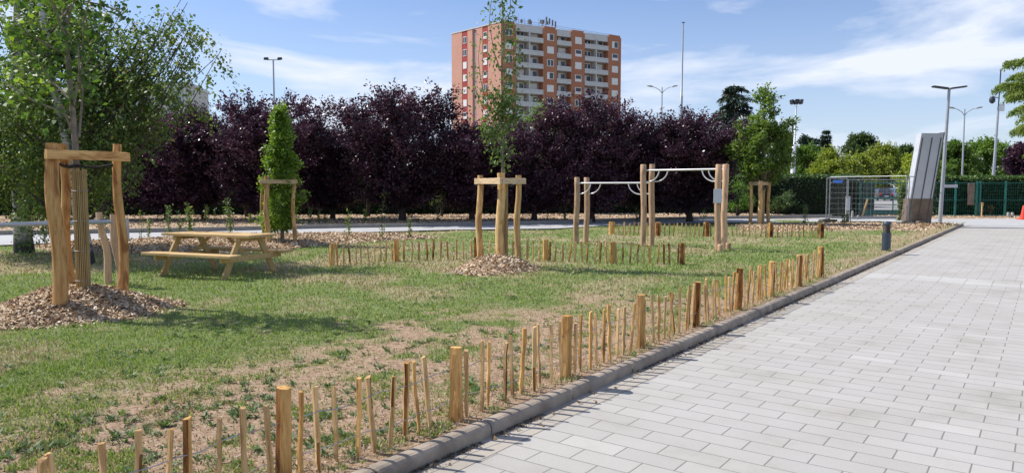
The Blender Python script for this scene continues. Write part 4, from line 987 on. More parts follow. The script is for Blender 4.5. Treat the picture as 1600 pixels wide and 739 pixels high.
# ---- birches
T = np.vstack([targets(34, 2.2, 7.0, 2.6, rnd, inner=.35)])
def birch(label, loc, trunk, T, tr, ntw, nlf, z):
    ntw = int(ntw * .68)
    return tree('birch_tree', label, loc, trunk, tr, T, M['leaf_birch'], M['birch_bark'], leaf_size=.072, ntw=int(ntw * 1.25), nlf=int(nlf * 1.3), twig=.62, twup=-.1, jit=.06, droop=1.0, group='birches at the left', start=.3, limb_r=.02, lift=.3, ratio=.7, leafdown=.8, twig_r=.0025, limbm=M['bark_dark'])
b_x, b_y = G(38, 395)
birch('large white trunked birch at the left edge with hanging foliage', (b_x, b_y, .1), [(0, 0, -.05), (-.06, 0, 1.1), (-.2, .1, 2.8), (-.1, .2, 5), (.1, .2, 7.4)],
      np.vstack([targets(60, 1.9, 7.2, 2.7, rnd, cx=.3, inner=.3), targets(24, 1.7, 3.6, 2.0, lambda s: 1, cx=.8, cy=-.4, inner=.3)]), .17, 20, 34, 0)
b2x, b2y = G(137, 412)
lx = lambda px, Y=b2y: at(px, Y) - b2x
sp2 = []
for (px, py, Y, k_) in ((196, 70, 14.6, 5), (222, 28, 14.4, 4), (250, 62, 14.5, 5), (262, 84, 14.4, 4), (290, 40, 14.4, 5), (318, 55, 14.2, 7), (325, 78, 14.2, 3), (300, 20, 14.5, 2), (180, 30, 14.9, 4), (150, 60, 14.8, 5), (205, 100, 14.6, 4),
                        (190, 180, 14.6, 4), (235, 165, 14.5, 3), (225, 200, 14.6, 3), (60, 40, 14.5, 5), (100, 80, 14.3, 5), (160, 150, 14.6, 4), (40, 120, 14.4, 5), (165, 215, 14.8, 4), (80, 160, 15, 4), (20, 170, 14.6, 4), (130, 20, 15, 5), (60, 230, 14.6, 4), (20, 250, 14.6, 3), (130, 215, 15, 3)):
    for _ in range(k_): sp2.append((at(px + random.uniform(-11, 11), Y) - b2x, Y - b2y + random.uniform(-.6, .6), zat(py + random.uniform(-12, 12), Y) - .1))
birch('leaning birch behind the nearest stake frame whose branches hang over the sky', (b2x, b2y, .1),
      [(0, 0, -.05), (lx(118), 0, 1.6), (lx(103), .1, 2.4), (lx(80), .2, 3.6), (lx(66), .2, 5.2), (lx(70), .2, 6.4)], np.array(sp2), .12, 11, 26, 0)

# ---- young big-leaved tree inside the near frame
tx, ty = T1; lt = lambda px, py, dy=0: (at(px, ty + dy) - tx, dy, zat(py, ty + dy) - .3)
stems = MB()
root = thing('linden_tree', 'young tree with big bright leaves tied inside the nearest stake frame', 'tree', (tx, ty, .3))
paths = [[(122, 470, 0), (123, 300, 0), (121, 200, 0), (117, 120, .05), (113, 60, .1), (112, -40, .1), (114, -110, .1)],
         [(120, 215, 0), (105, 170, -.1), (92, 135, -.15), (70, 100, -.2), (40, 60, -.3)], [(124, 150, 0), (134, 130, .1), (138, 90, .1), (142, 40, .1), (158, -20, .1)],
         [(122, 165, 0), (132, 120, -.1), (133, 75, -.1), (150, 70, -.1), (185, 50, -.15)], [(118, 160, 0), (100, 140, .1), (80, 120, .2), (35, 110, .1)],
         [(128, 215, 0), (135, 160, .1), (139, 110, .2), (160, 78, .2)], [(112, 60, 0), (95, 10, -.2), (60, -30, -.3)], [(113, 50, 0), (135, -10, -.2), (175, -40, -.2)], [(114, 90, 0), (60, 60, -.3), (12, 45, -.4)],
         [(113, 30, 0), (130, 5, .2), (175, 15, .2), (200, 25, .2)], [(113, 0, 0), (50, 5, .1), (5, 10, 0)], [(120, 190, 0), (100, 175, -.15), (60, 160, -.25), (15, 130, -.3)]]
LP_ = []; LD = []
for i, pth in enumerate(paths):
    q = [lt(*p) for p in pth]; r0 = .045 if i == 0 else .016
    stems.tube(q, [r0 * (1 - .6 * j / (len(q) - 1)) for j in range(len(q))], 8)
    Q = np.array(q); n = 95 if i else 170
    t = rng.uniform(.30 if i else .48, 1.04, n) * (len(Q) - 1); t = np.clip(t, 0, len(Q) - 1.001); ii = t.astype(int); f = (t - ii)[:, None]
    p = Q[ii] * (1 - f) + Q[ii + 1] * f + rng.normal(0, .14, (n, 3)) * np.array([1, 1, .75]); LP_.append(p); d = rng.normal(0, .9, (n, 3)); d[:, 2] -= .35; LD.append(d)
stems.build('trunk', M['bark_grey'], root)
LP_ = np.vstack(LP_); LD = np.vstack(LD); n = len(LP_)
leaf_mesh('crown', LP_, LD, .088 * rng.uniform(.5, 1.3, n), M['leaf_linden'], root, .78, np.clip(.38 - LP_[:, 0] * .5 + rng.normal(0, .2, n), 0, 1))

# ---- thin tree in the middle
tx, ty = T2; lt = lambda px, py, dy=0: (at(px, ty + dy) - tx, dy, zat(py, ty + dy) - .22)
root = thing('pear_tree', 'slender young tree with sparse upright branches in the middle of the lawn', 'tree', (tx, ty, .22))
stems = MB(); LP_ = []; LD = []
paths = [([(786, 410), (785, 300), (785, 240), (786, 180), (784, 120), (787, 60), (785, 0), (783, -60)], 640, .13), ([(784, 240), (773, 232), (772, 215), (765, 190), (750, 160), (737, 120)], 100, .11),
         ([(785, 215), (770, 190), (760, 160), (752, 130), (748, 95), (752, 60)], 95, .08), ([(786, 210), (800, 190), (806, 160), (808, 120), (810, 85), (800, 60)], 150, .09),
         ([(785, 230), (768, 205), (758, 200)], 170, .10), ([(786, 200), (798, 185), (812, 178)], 110, .1), ([(785, 190), (772, 165), (770, 140)], 220, .11), ([(786, 150), (796, 110), (800, 70), (790, 30)], 90, .09), ([(785, 120), (772, 85), (765, 40), (770, -10)], 80, .1), ([(787, 60), (798, 20), (796, -40)], 60, .09), ([(785, 200), (790, 170), (795, 150)], 300, .13)]
for i, (pth, n, sp_) in enumerate(paths):
    q = [lt(a, b, random.uniform(-.15, .15) * min(1, j) if i else 0) for j, (a, b) in enumerate(pth)]; r0 = .026 if i == 0 else .011
    stems.tube(q, [r0 * (1 - .7 * j / (len(q) - 1)) for j in range(len(q))], 7)
    Q = np.array(q); lo = .26 if i == 0 else .2
    t = np.clip((lo + (1 - lo) * rng.random(n) ** (1.5 if i == 0 else 1)) * (len(Q) - 1), 0, len(Q) - 1.001); ii = t.astype(int); f = (t - ii)[:, None]
    p = Q[ii] * (1 - f) + Q[ii + 1] * f + rng.normal(0, sp_, (n, 3)) * np.array([1, 1, .8]); LP_.append(p); d = rng.normal(0, .7, (n, 3)); d[:, 2] -= .7; LD.append(d)
stems.build('trunk', M['bark_grey'], root); LP_ = np.vstack(LP_); LD = np.vstack(LD); n = len(LP_)
leaf_mesh('crown', LP_, LD, .088 * rng.uniform(.5, 1.25, n), M['leaf_pear'], root, .55)

# ---- hornbeam column
hx, hy = at(440, 19.3), 19.3; Hh = zat(165, hy) - .2
T = targets(90, .2, Hh - .2, .58, lambda s: (.9 if s < .25 else 1.0) * (1 - max(0, s - .35) * 1.35), inner=.2)
tree('hornbeam_tree', 'dense bright green column shaped tree behind the picnic table', (hx, hy, .2), [(0, 0, -.05), (.02, 0, 1), (0, .01, 2.2), (0, 0, Hh * .95)], .045, T, M['leaf_hornbeam'], M['bark_grey'],
     leaf_size=.085, ntw=8, nlf=18, twig=.24, twup=.5, jit=.045, start=.2, limb_r=.012, twig_r=0, ratio=.65)
# ---- young oak in the far frame
T = np.vstack([targets(60, 1.7, 3.9, 1.25, rnd, inner=.3), targets(10, 3.8, 5.0, .75, lambda s: 1 - .6 * s, inner=.4), np.array([(.02, .05, 5.2), (1.1, 0, 3.9), (1.25, .1, 4.0), (-1.0, .1, 3.9)])])
tree('oak_tree', 'young light green tree with a spiky leader inside the far stake frame', (at(1191, 29.2), 29.2, .12), [(0, 0, -.05), (.02, 0, 1.6), (0, 0, 3), (.0, 0, 5.4)], .06, T, M['leaf_oak'], M['bark_grey'],
     leaf_size=.125, ntw=10, nlf=18, twig=.38, twup=.3, jit=.06, start=.45, limb_r=.018, twig_r=0, ratio=.6)

# ---- trees beyond the hedge
def bgtree(name, label, px, Y, ty, wpx, m, n=30, ls=.22, zb=None, ntw=20, nlf=34, prof=rnd, inner=.35, z0=-.06, tw=None):
    h = zat(ty, Y) - z0; w = wpx / FPX * Y; zb = h * .18 if zb is None else zb
    T = targets(n, zb, h - .3, w / 2 * .92, prof, inner=inner)
    return tree(name, label, (at(px, Y), Y, z0), [(0, 0, -.05), (.05, 0, h * .4), (0, .05, h * .8)], .03 * h + .03, T, M[m], M['bark'], leaf_size=ls, ntw=ntw, nlf=nlf, twig=tw or .14 * w + .25, twup=.35, jit=.03 * w, group='trees beyond the hedge', twig_r=0, start=.3, limb_r=.05)
bgtree('leafy_tree', 'yellow green rounded tree above the hedge left of the pylon', 1302, 62, 236, 75, 'leaf_lime', 34)
bgtree('leafy_tree', 'yellow green tree directly behind the mesh barrier', 1375, 118, 234, 85, 'leaf_lime', 40, ls=.42)
bgtree('leafy_tree', 'dark round topped tree rising above the yellow green trees', 1343, 125, 213, 62, 'leaf_dark', 36, ls=.42)
bgtree('leafy_tree', 'brownish dark tree directly left of the leaning pylon', 1414, 122, 232, 52, 'leaf_dark', 34, ls=.42)
bgtree('leafy_tree', 'yellow green tree seen left of the pylon top behind the dark one', 1428, 75, 248, 70, 'leaf_lime', 34, ls=.26)
bgtree('leafy_tree', 'low lime green tree between the two rounded yellow green trees', 1338, 70, 244, 70, 'leaf_lime', 32, ls=.26)
bgtree('leafy_tree', 'mid green tree behind the white floodlight mast', 1258, 66, 226, 68, 'leaf_mid', 30)
bgtree('leafy_tree', 'dark green tree behind the young oak and floodlight mast', 1222, 75, 208, 55, 'leaf_dark', 30, ls=.26)
bgtree('leafy_tree', 'dark tree between the floodlight mast and the small firs', 1255, 88, 215, 40, 'leaf_cedar', 24, ls=.3)
bgtree('leafy_tree', 'bright green tree right of the leaning pylon', 1492, 58, 224, 75, 'leaf_mid', 36)
bgtree('leafy_tree', 'bright green tree behind the far double arm lamp', 1538, 60, 222, 80, 'leaf_mid', 36)
bgtree('leafy_tree', 'bright green tree behind the cedar branches at right', 1600, 60, 228, 80, 'leaf_mid', 34)
bgtree('flowering_shrub', 'greyish green shrub just above the hedge beside the lamp pole', 1462, 50, 248, 42, 'leaf_mid', 20, ls=.16)
bgtree('plum_tree', 'small purple tree above the hedge at the right edge', 1590, 50, 225, 42, 'leaf_prunus', 22, ls=.18, zb=2.6)
bgtree('leafy_tree', 'green tree crown behind the plum trees at far left', 60, 45, 150, 150, 'leaf_dark', 40, ls=.16)
def conifer(name, label, px, Y, ty, wpx, m, layers=16, z0=-.06, ls=.3, bare=.2, group=None, droopy=.3, npl=9, nlf=120, prof=lambda s: (1 - s) ** .8, root_loc=None, w_abs=None, h_abs=None, cat='tree', ratio=.3):
    h = h_abs or zat(ty, Y) - z0; w = w_abs or wpx / FPX * Y
    root = thing(name, label, cat, root_loc or (at(px, Y), Y, z0), group=group); b = MB()
    b.tube([(0, 0, 0), (.05, 0, h * .5), (0, 0, h)], [.025 * h + .05, .015 * h + .03, .02], 10)
    pos = []; dr = []; vv = []
    for i in range(layers):
        s = (i + random.random() * .6) / layers; z = h * (bare + (1 - bare) * s); R_ = w / 2 * prof(s) * random.uniform(.65, 1.1)
        for j in range(npl):
            a = random.random() * 6.283; r = R_ * random.uniform(.6, 1.1); e = np.array([math.cos(a) * r, math.sin(a) * r, -droopy * r * random.uniform(.4, 1.2) + .12 * r])
            b.tube([(0, 0, z), (e[0] * .5, e[1] * .5, z + .10 * r), (e[0], e[1], z + e[2])], [.02 + .012 * r, .015 + .006 * r, .008], 4, cap=False)
            n = int(nlf * (.3 + r / (w / 2))); t = rng.uniform(.15, 1.03, n); c = np.stack([e[0] * t, e[1] * t, z + .10 * r * np.sin(t * 3.14) * 2 * .5 + e[2] * t ** 2], 1)
            side = np.array([-math.sin(a), math.cos(a), 0]); off = rng.normal(0, 1, n) * r * .16 * np.sin(np.clip(t, .1, .95) * 3.0 + .1)
            c = c + side * off[:, None]; c[:, 2] -= np.abs(off) * .35 + np.abs(rng.normal(0, .04 * max(1, r * .7), n)) * (1 + droopy)
            pos.append(c); d = rng.normal(0, .35, (n, 3)) + np.array([math.cos(a), math.sin(a), 0]) * .6 + side * np.sign(off)[:, None] * .6; d[:, 2] -= droopy * 1.3; dr.append(d)
            vv.append(np.clip(rng.random(n) * .7 + .15 + random.uniform(-.15, .15), 0, 1))
    b.build('trunk', M['bark'], root); pos = np.vstack(pos); dr = np.vstack(dr); n = len(pos)
    leaf_mesh('crown', pos, dr, ls * rng.uniform(.6, 1.3, n), M[m], root, ratio, np.concatenate(vv), up=rng.normal(0, .5, (n, 3)) + np.array([0, 0, 1]))
    return root
conifer('cedar_tree', 'tall dark blue green cedar between the plum trees and the young oak', 1143, 58, 133, 190, 'leaf_cedar', 30, ls=.32, bare=.06, droopy=.42, npl=7, nlf=170, prof=lambda s: (1 - s) ** .6 * .95 + .05)
conifer('fir_tree', 'left one of two small pointed firs above the hedge', 1273, 92, 214, 46, 'leaf_cedar', 14, ls=.5, npl=9, nlf=80, group='small firs above the hedge')
conifer('fir_tree', 'right one of two small pointed firs above the hedge', 1287, 90, 203, 54, 'leaf_cedar', 15, ls=.5, npl=9, nlf=80, group='small firs above the hedge')
# cedar whose branches enter at the right
root = thing('cedar_tree', 'light green cedar reaching in with drooping branches from the right edge', 'tree', (20.6, 24.5, 0)); b = MB()
b.tube([(0, 0, 0), (.05, 0, 3), (0, 0, 8.5)], [.32, .22, .05], 12); pos = []; dr = []; vv = []
Yc = 24.5
cb = [((1556, 134), .0, 1.6), ((1580, 118), -.5, 1.2), ((1562, 100), .3, 1.0), ((1590, 94), -.3, 1.0), ((1572, 150), .6, 1.2), ((1588, 200), .2, 1.3), ((1612, 235), -.3, 1.0), ((1588, 168), -.6, 1.2), ((1574, 142), 1.0, 1.2), ((1612, 262), .6, 1.0), ((1596, 120), .9, 1.2), ((1604, 182), -1.0, 1.2)]
for k_ in range(46): cb.append(None)
for it in cb:
    if it is not None:
        (px, py), dy, wgt = it; e = np.array([at(px, Yc + dy) - 20.6, dy, zat(py, Yc + dy)])
    else:
        a = random.random() * 6.283; z = random.uniform(2.4, 8.0); r = (4.4 - (z - 2.4) * .45) * random.uniform(.7, 1)
        if math.cos(a) < -.55: a += math.pi
        e = np.array([math.cos(a) * r, math.sin(a) * r, z]); wgt = 1
    p0 = np.array([0, 0, min(8.2, e[2] + .1)]); L_ = np.linalg.norm(e[:2]); pm = (p0 + e) / 2 + np.array([0, 0, .25])
    ts = np.linspace(0, 1, 7); pp = bez(p0, pm, e, ts); b.tube(pp.tolist(), [.06 * (1 - .85 * q) + .006 for q in ts], 5, cap=False)
    a = math.atan2(e[1], e[0]); side = np.array([-math.sin(a), math.cos(a), 0])
    for s in range(int(90 * max(.6, wgt))):
        t = random.uniform(.25, 1.0); c = bez(p0, pm, e, np.array([t]))[0]; sd = random.choice((-1, 1)); ln = random.uniform(.25, .75) * (1.15 - t * .55)
        n = 60; q = rng.random(n)
        D = side * sd * .8 + np.array([math.cos(a), math.sin(a), 0]) * .8; D = D / np.linalg.norm(D)
        p = c + D * (ln * q)[:, None] + np.array([0, 0, -1]) * (ln * .65 * q ** 1.6)[:, None] + rng.normal(0, .03, (n, 3))
        pos.append(p); d = rng.normal(0, .3, (n, 3)) + D * .5; d[:, 2] -= .8; dr.append(d); vv.append(np.clip(rng.random(n) * .5 + .5 * (1 - q) + .1, 0, 1))
b.build('trunk', M['bark'], root); pos = np.vstack(pos); dr = np.vstack(dr); n = len(pos)
leaf_mesh('crown', pos, dr, .10 * rng.uniform(.6, 1.3, n), M['leaf_conifer'], root, .3, np.concatenate(vv))

# ---- saplings in the beds
def sapling(label, px, by, ty, m='leaf_sapling', wide=1.0, stems_=2, dens=1.0, z=.14, name='sapling', cat='sapling', ls=.072):
    x, y = G(px, by, z); h = max(.25, zat(ty, y) - z)
    root = thing(name, label, cat, (x, y, z), group='saplings planted in the mulch beds'); b = MB(); LP_ = []; LD = []
    for s in range(stems_):
        a = random.random() * 6.28; r = random.uniform(.03, .12) * wide * h; hh = h * random.uniform(.7, 1.0) if s else h
        q = [(0, 0, -.05), (math.cos(a) * r * .5, math.sin(a) * r * .5, hh * .5), (math.cos(a) * r, math.sin(a) * r, hh)]; b.tube(q, [.008, .006, .003], 5)
        n = int(26 * h * dens / .6 + 8); t = rng.uniform(.12, 1.02, n); Q = np.array(q)
        p = np.stack([np.interp(t, (0, .5, 1), Q[:, i]) for i in range(3)], 1) + rng.normal(0, .045 * wide * max(.6, h), (n, 3)) * np.array([1, 1, .4]); LP_.append(p)
        d = rng.normal(0, .7, (n, 3)); d[:, 2] += .3; LD.append(d)
    b.build('stem', M['bark_grey'], root); LP_ = np.vstack(LP_); LD = np.vstack(LD); n = len(LP_)
    leaf_mesh('leaves', LP_, LD, ls * max(1, y / 22) * rng.uniform(.7, 1.4, n), M[m], root, .5)
    return root
sap = [(222, 376, 330), (233, 374, 344), (265, 371, 320), (281, 372, 330), (299, 371, 318), (325, 352, 322), (336, 352, 324), (361, 371, 312), (392, 352, 334), (484, 351, 324), (498, 351, 330), (509, 351, 336), (545, 372, 328), (571, 351, 326), (593, 351, 304), (597, 374, 352), (641, 371, 340),
       (684, 348, 318), (855, 346, 318), (882, 346, 324), (996, 346, 322), (1099, 344, 308), (1257, 352, 318), (1321, 353, 330)]
ordn = ['first', 'second', 'third', 'fourth', 'fifth', 'sixth', 'seventh', 'eighth', 'ninth', 'tenth', 'eleventh', 'twelfth', 'thirteenth', 'fourteenth', 'fifteenth', 'sixteenth', 'seventeenth', 'eighteenth', 'nineteenth', 'twentieth', 'twenty-first', 'twenty-second', 'twenty-third', 'twenty-fourth']
ctx = {265: 'thin upright sapling in the mulch above the left end of the picnic table', 299: 'bushy yellow green sapling in the mulch behind the picnic table', 361: 'tall slim yellowish sapling in the mulch above the table top', 593: 'fern like spreading sapling before the dark hedge left of centre',
       641: 'lone sapling at the right tip of the front mulch bed', 1257: 'small sapling in the mulch left of the mesh barrier', 1321: 'bushy low sapling inside the mesh barrier near the cabinet', 1099: 'tall sapling before the hedge left of the right pull-up posts', 996: 'sapling before the hedge behind the middle pull-up posts', 855: 'pale sapling before the hedge right of the middle stake frame', 684: 'sapling before the dark hedge left of the middle stake frame'}
for i, (px, by, ty) in enumerate(sap):
    lab = ctx.get(px, 'small leafy sapling in the mulch, %s from the left' % ordn[i])
    sapling(lab, px, by, ty, wide=2.2 if px in (593, 1321) else 1.0, stems_=random.choice((1, 2, 2, 3)), dens=2.2 if px in (299, 361, 1321) else 1.1)
sapling('tall narrow leafy sapling standing inside the mesh barrier before the gate', 1409, 350, 288, 'leaf_dark', 1.0, 4, 4.0, z=.1, ls=.07)
sapling('first of two dried brown shrubs below the notice panel', 1527, 337, 319, 'leaf_dry', 3.0, 4, 3.0, z=.08, name='dry_shrub', cat='shrub')
sapling('second of two dried brown shrubs, right of the thin stake', 1546, 337, 321, 'leaf_dry', 2.6, 4, 2.5, z=.08, name='dry_shrub', cat='shrub')
sapling('leafy shoots rising right behind the parallel bars post', 166, 385, 322, 'leaf_sapling', 1.5, 3, 1.2)
sapling('low leafy shoots left of the parallel bars behind the stake frame', 70, 380, 330, 'leaf_dark', 1.8, 3, 1.5)

# ------------------------------------------------------------------ apartment tower
def brick_mat(name, c, c2, mort):
    m, nt, b = mat(name); l = nt.links.new; t = nd(nt, 'ShaderNodeTexCoord')
    n = nd(nt, 'ShaderNodeTexNoise', i_Scale=.35, i_Detail=6.0); l(t.outputs['Object'], n.inputs['Vector'])
    n2 = nd(nt, 'ShaderNodeTexNoise', i_Scale=9.0, i_Detail=3.0); l(t.outputs['Object'], n2.inputs['Vector'])
    ad_ = nd(nt, 'ShaderNodeMath', operation='MULTIPLY_ADD', i_1=.5); l(n2.outputs['Fac'], ad_.inputs[0]); hf = nd(nt, 'ShaderNodeMath', operation='MULTIPLY', i_1=.5); l(n.outputs['Fac'], hf.inputs[0]); l(hf.outputs[0], ad_.inputs[2])
    r = ramp(nt, ad_.outputs[0], [(.35, c), (.65, c2)]); l(r.outputs[0], b.inputs['Base Color']); b.inputs['Roughness'].default_value = .9
    return m
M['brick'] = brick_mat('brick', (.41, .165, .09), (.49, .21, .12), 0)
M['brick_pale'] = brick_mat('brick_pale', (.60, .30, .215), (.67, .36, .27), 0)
M['red_strip'] = simple('red_strip', (.38, .055, .045), .8, 0, .12, 2)
M['facade_pink'] = simple('facade_pink', (.40, .28, .28), .85, 0, .1, 1)
M['balcony'] = simple('balcony', (.60, .59, .58), .8, 0, .08, 1.5)
M['shutter'] = simple('shutter', (.80, .79, .76), .6, 0, .06, 3)
M['glass'] = simple('window_glass', (.05, .06, .075), .12, .0, .3, .8)
M['roof_grey'] = simple('roof_grey', (.16, .16, .17), .8)
D0 = 158.; c0 = Vector((at(783, D0), D0, 0))
dr_ = Vector((.865, .50, 0)).normalized(); dl_ = Vector((-.68, .735, 0)).normalized()
def hit(px, d):   # width along d from c0 to where x/y reaches the pixel
    k_ = (px - 800) / FPX; return (k_ * c0.y - c0.x) / (d.x - k_ * d.y)
NR = Vector((dr_.y, -dr_.x, 0)); NL = Vector((-dl_.y * 1.0, dl_.x, 0)); NL = NL if NL.y < 0 else -NL
FH = 2.78; Htop = zat(40, D0)
root = thing('apartment_tower', 'tall brick apartment tower with white balconies above the purple trees', 'building', (c0.x, c0.y, 0))
def quadbox(b, d, n, w0, w1, o0, o1, z0, z1, m=0):
    "box on a facade: along d from w0 to w1, from offset o0 to o1 along the outward normal n"
    P_ = [d * w0 + n * o0, d * w1 + n * o0, d * w1 + n * o1, d * w0 + n * o1]
    V = [(p.x, p.y, z0) for p in P_] + [(p.x, p.y, z1) for p in P_]
    b.add(V, [(3, 2, 1, 0), (4, 5, 6, 7), (0, 1, 5, 4), (1, 2, 6, 5), (2, 3, 7, 6), (3, 0, 4, 7)], m)
wr = hit(968, dr_); wl = hit(707, dl_)
body = MB(); P_ = [Vector((0, 0, 0)), dr_ * wr, dr_ * wr + dl_ * wl, dl_ * wl]
ins = .0
core = [(p - NR * 1.6) for p in P_]; core = [dl_ * 1.9 + dr_ * .3, dl_ * 1.9 + dr_ * (wr - .3), dl_ * (wl) + dr_ * (wr - .3), dl_ * wl + dr_ * .3]
body.prism([(p.x, p.y) for p in core], 0, Htop - .5); body.build('body', M['facade_pink'], root)
# right facade
segs = [('p', 783, 806), ('r', 806, 848), ('p', 848, 869), ('r', 869, 891), ('p', 891, 912), ('r', 912, 948), ('p', 948, 968)]
z_of = lambda k_: Htop - 1.9 - FH * k_      # centre height of windows on storey k
NF = 12
piers = MB(); 
for ty_, a, b_ in segs:
    w0, w1 = hit(a, dr_), hit(b_, dr_)
    if ty_ == 'p':
        quadbox(piers, dr_, NR, w0, w1, -2.2, 0, 0, Htop - .1)
        # chamfered cap
        quadbox(piers, dr_, NR, w0 + .3, w1 - .3, -1.9, -.02, Htop - .1, Htop + .35)
piers.build('brick_pier', M['brick'], root)
def window(d, n, w, z, ww, wh, off, ratio, dark):
    f = MB(); quadbox(f, d, n, w - ww / 2, w + ww / 2, off, off + .06, z - wh / 2, z + wh / 2); o = f.build('window', M['shutter'], root)
    if dark > 0:
        g = MB()
        if dark == 1: quadbox(g, d, n, w - ww * .12, w + ww * .42, off + .061, off + .075, z - wh * .42, z + wh * .42)
        elif dark == 2: quadbox(g, d, n, w - ww * .4, w + ww * .42, off + .061, off + .075, z - wh * .1, z + wh * .42)
        else: quadbox(g, d, n, w - ww * .42, w - ww * .05, off + .061, off + .075, z - wh * .42, z + wh * .42); quadbox(g, d, n, w + ww * .05, w + ww * .42, off + .061, off + .075, z - wh * .42, z + wh * .42)
        g.build('pane', M['glass'], o)
for ty_, a, b_ in segs:
    w0, w1 = hit(a, dr_), hit(b_, dr_); wc = (w0 + w1) / 2
    if ty_ == 'p':
        for k_ in range(8): window(dr_, NR, wc + .1, z_of(k_), 1.75, 1.5, .01, 0, random.choice((0, 0, 1, 3, 2)))
    else:
        pr = MB(); quadbox(pr, dr_, NR, w0, w1, -1.4, -.15, Htop - 1.35, Htop + .1); pr.build('parapet', M['balcony'], root)
        for k_ in range(9):
            zz = z_of(k_) - 1.05
            bl = MB(); quadbox(bl, dr_, NR, w0 - .02, w1 + .02, -1.6, .16, zz - .42, zz - .2)          # slab
            quadbox(bl, dr_, NR, w0, w1, .06, .15, zz - .2, zz + .25); quadbox(bl, dr_, NR, w0, w1, .06, .15, zz + .33, zz + .62); quadbox(bl, dr_, NR, w0, w1, .02, .12, zz + .25, zz + .33, 0)
            bl.build('balcony', M['balcony'], root)
            nwin = 2 if w1 - w0 > 4.5 else 1
            for j in range(nwin):
                wc2 = w0 + (w1 - w0) * ((j + .55) / nwin if nwin > 1 else .6)
                if k_ < 7: window(dr_, NR, wc2, z_of(k_) + .05, 1.9, 2.0, -1.52, 0, random.choice((0, 1, 3, 1)))
        bk = MB(); quadbox(bk, dr_, NR, w0, w1, -1.9, -1.55, 0, Htop - 1); bk.build('recess_wall', M['facade_pink'], root)
        if w1 - w0 > 4.5:
            dv = MB(); wm = w0 + (w1 - w0) * .5; quadbox(dv, dr_, NR, wm - .12, wm + .12, -1.6, .02, 0, Htop - 1); dv.build('divider', M['balcony'], root)
# left facade
lf = MB()
for a, b_, o in ((783, 754.5), (745, 754), (707, 722.5)) and ((754.5 + 8.5, 783, 0), (745.5, 754.5, 0), (731.5, 739, 0), (707, 723, 0)):
    w0, w1 = hit(max(a, b_), dl_), hit(min(a, b_), dl_)
    quadbox(lf, dl_, NL, w0, w1, -1.2, 0, 0, Htop)
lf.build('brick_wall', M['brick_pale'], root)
gv = MB(); quadbox(gv, dl_, NL, hit(745.5, dl_), hit(739, dl_), -1.4, -.5, 0, Htop - .3); gv.build('recess_wall', M['brick'], root)
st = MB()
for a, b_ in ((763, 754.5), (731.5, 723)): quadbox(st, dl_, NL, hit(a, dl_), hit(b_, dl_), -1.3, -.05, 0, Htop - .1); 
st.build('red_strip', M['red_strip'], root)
for a, b_ in ((763, 754.5), (731.5, 723)):
    w = (hit(a, dl_) + hit(b_, dl_)) / 2
    for k_ in range(9): window(dl_, NL, w, z_of(k_) - .1, 1.25, 1.5, -.04, 0, random.choice((0, 0, 2, 3)))
cp = MB(); quadbox(cp, dl_, NL, 0, wl, -.6, .08, Htop, Htop + .22); quadbox(cp, dr_, NR, 0, wr, -1.9, -1.5, Htop - .1, Htop + .15); cp.build('coping', M['balcony'], root)
# rooftop plant
rf = MB(); mid_ = dr_ * (wr * .22) + dl_ * (wl * .35)
P4 = [mid_, mid_ + dr_ * 9, mid_ + dr_ * 9 + dl_ * 6, mid_ + dl_ * 6]; rf.prism([(p.x, p.y) for p in P4], Htop - .5, Htop + 1.6); rf.build('roof_house', M['balcony'], root)
rl = MB()
for i in range(26):
    an = MB()
    w = wr * (.12 + .38 * random.random()); o_ = wl * random.uniform(.12, .4); p = dr_ * w + dl_ * o_; hh = random.uniform(.6, 1.9)
    an.tube([(p.x, p.y, Htop + .2), (p.x + random.uniform(-.1, .1), p.y, Htop + .8 + hh * 1.2)], random.choice((.025, .04)), 5)
    if i % 3 == 0: an.box((p.x, p.y, Htop + 1.3 + hh * .6), (.5, .4, .7), rz=random.random())
    an.build('antenna', M['roof_grey'], root)
for i in range(4):
    an = MB(); p = dr_ * (wr * (.44 + .025 * i)) + dl_ * (wl * .2); an.tube([(p.x, p.y, Htop), (p.x, p.y, Htop + 3.3 - .25 * i)], .05, 6); an.box((p.x + .15, p.y - .1, Htop + 2.6 - .25 * i), (.3, .2, 1.2)).build('antenna', M['roof_grey'], root)
for z in (.6, 1.1):
    a = dr_ * .5 + dl_ * .5; q = dr_ * (wr - .5) + dl_ * .5; rl.tube([(a.x, a.y, Htop + z), (q.x, q.y, Htop + z * .4)], .03, 4)
rl.build('roof_railing', M['roof_grey'], root)

# pale building at left
Y = 120.; h = zat(133, Y); root = thing('apartment_block', 'pale flat roofed block glimpsed behind the birch foliage', 'building', (at(300, Y), Y, 0), R(8))
MB().box((-9, 6, h / 2), (18, 12, h)).build('body', M['balcony'], root)
MB().box((-9, 6, h - .0), (18.4, 12.4, .5)).build('parapet', M['plate'], root)
for i in range(7):
    for j in range(3):
        o = MB().box((-1.8 - i * 2.45, -.03, h - 2.8 - j * 2.9), (1.5, .1, 1.5)).build('window', M['plate'], root); MB().box((-1.8 - i * 2.45, -.1, h - 2.8 - j * 2.9), (1.25, .05, 1.25)).build('pane', M['glass'], o)
MB().box((-1.9, 1.5, h + 1.1), (2.6, 1.8, .12), ry=-R(38)).tube([(-.9, 1.5, h), (-.9, 1.5, h + 1.9)], .06, 6).build('roof_panel', M['roof_grey'], root)
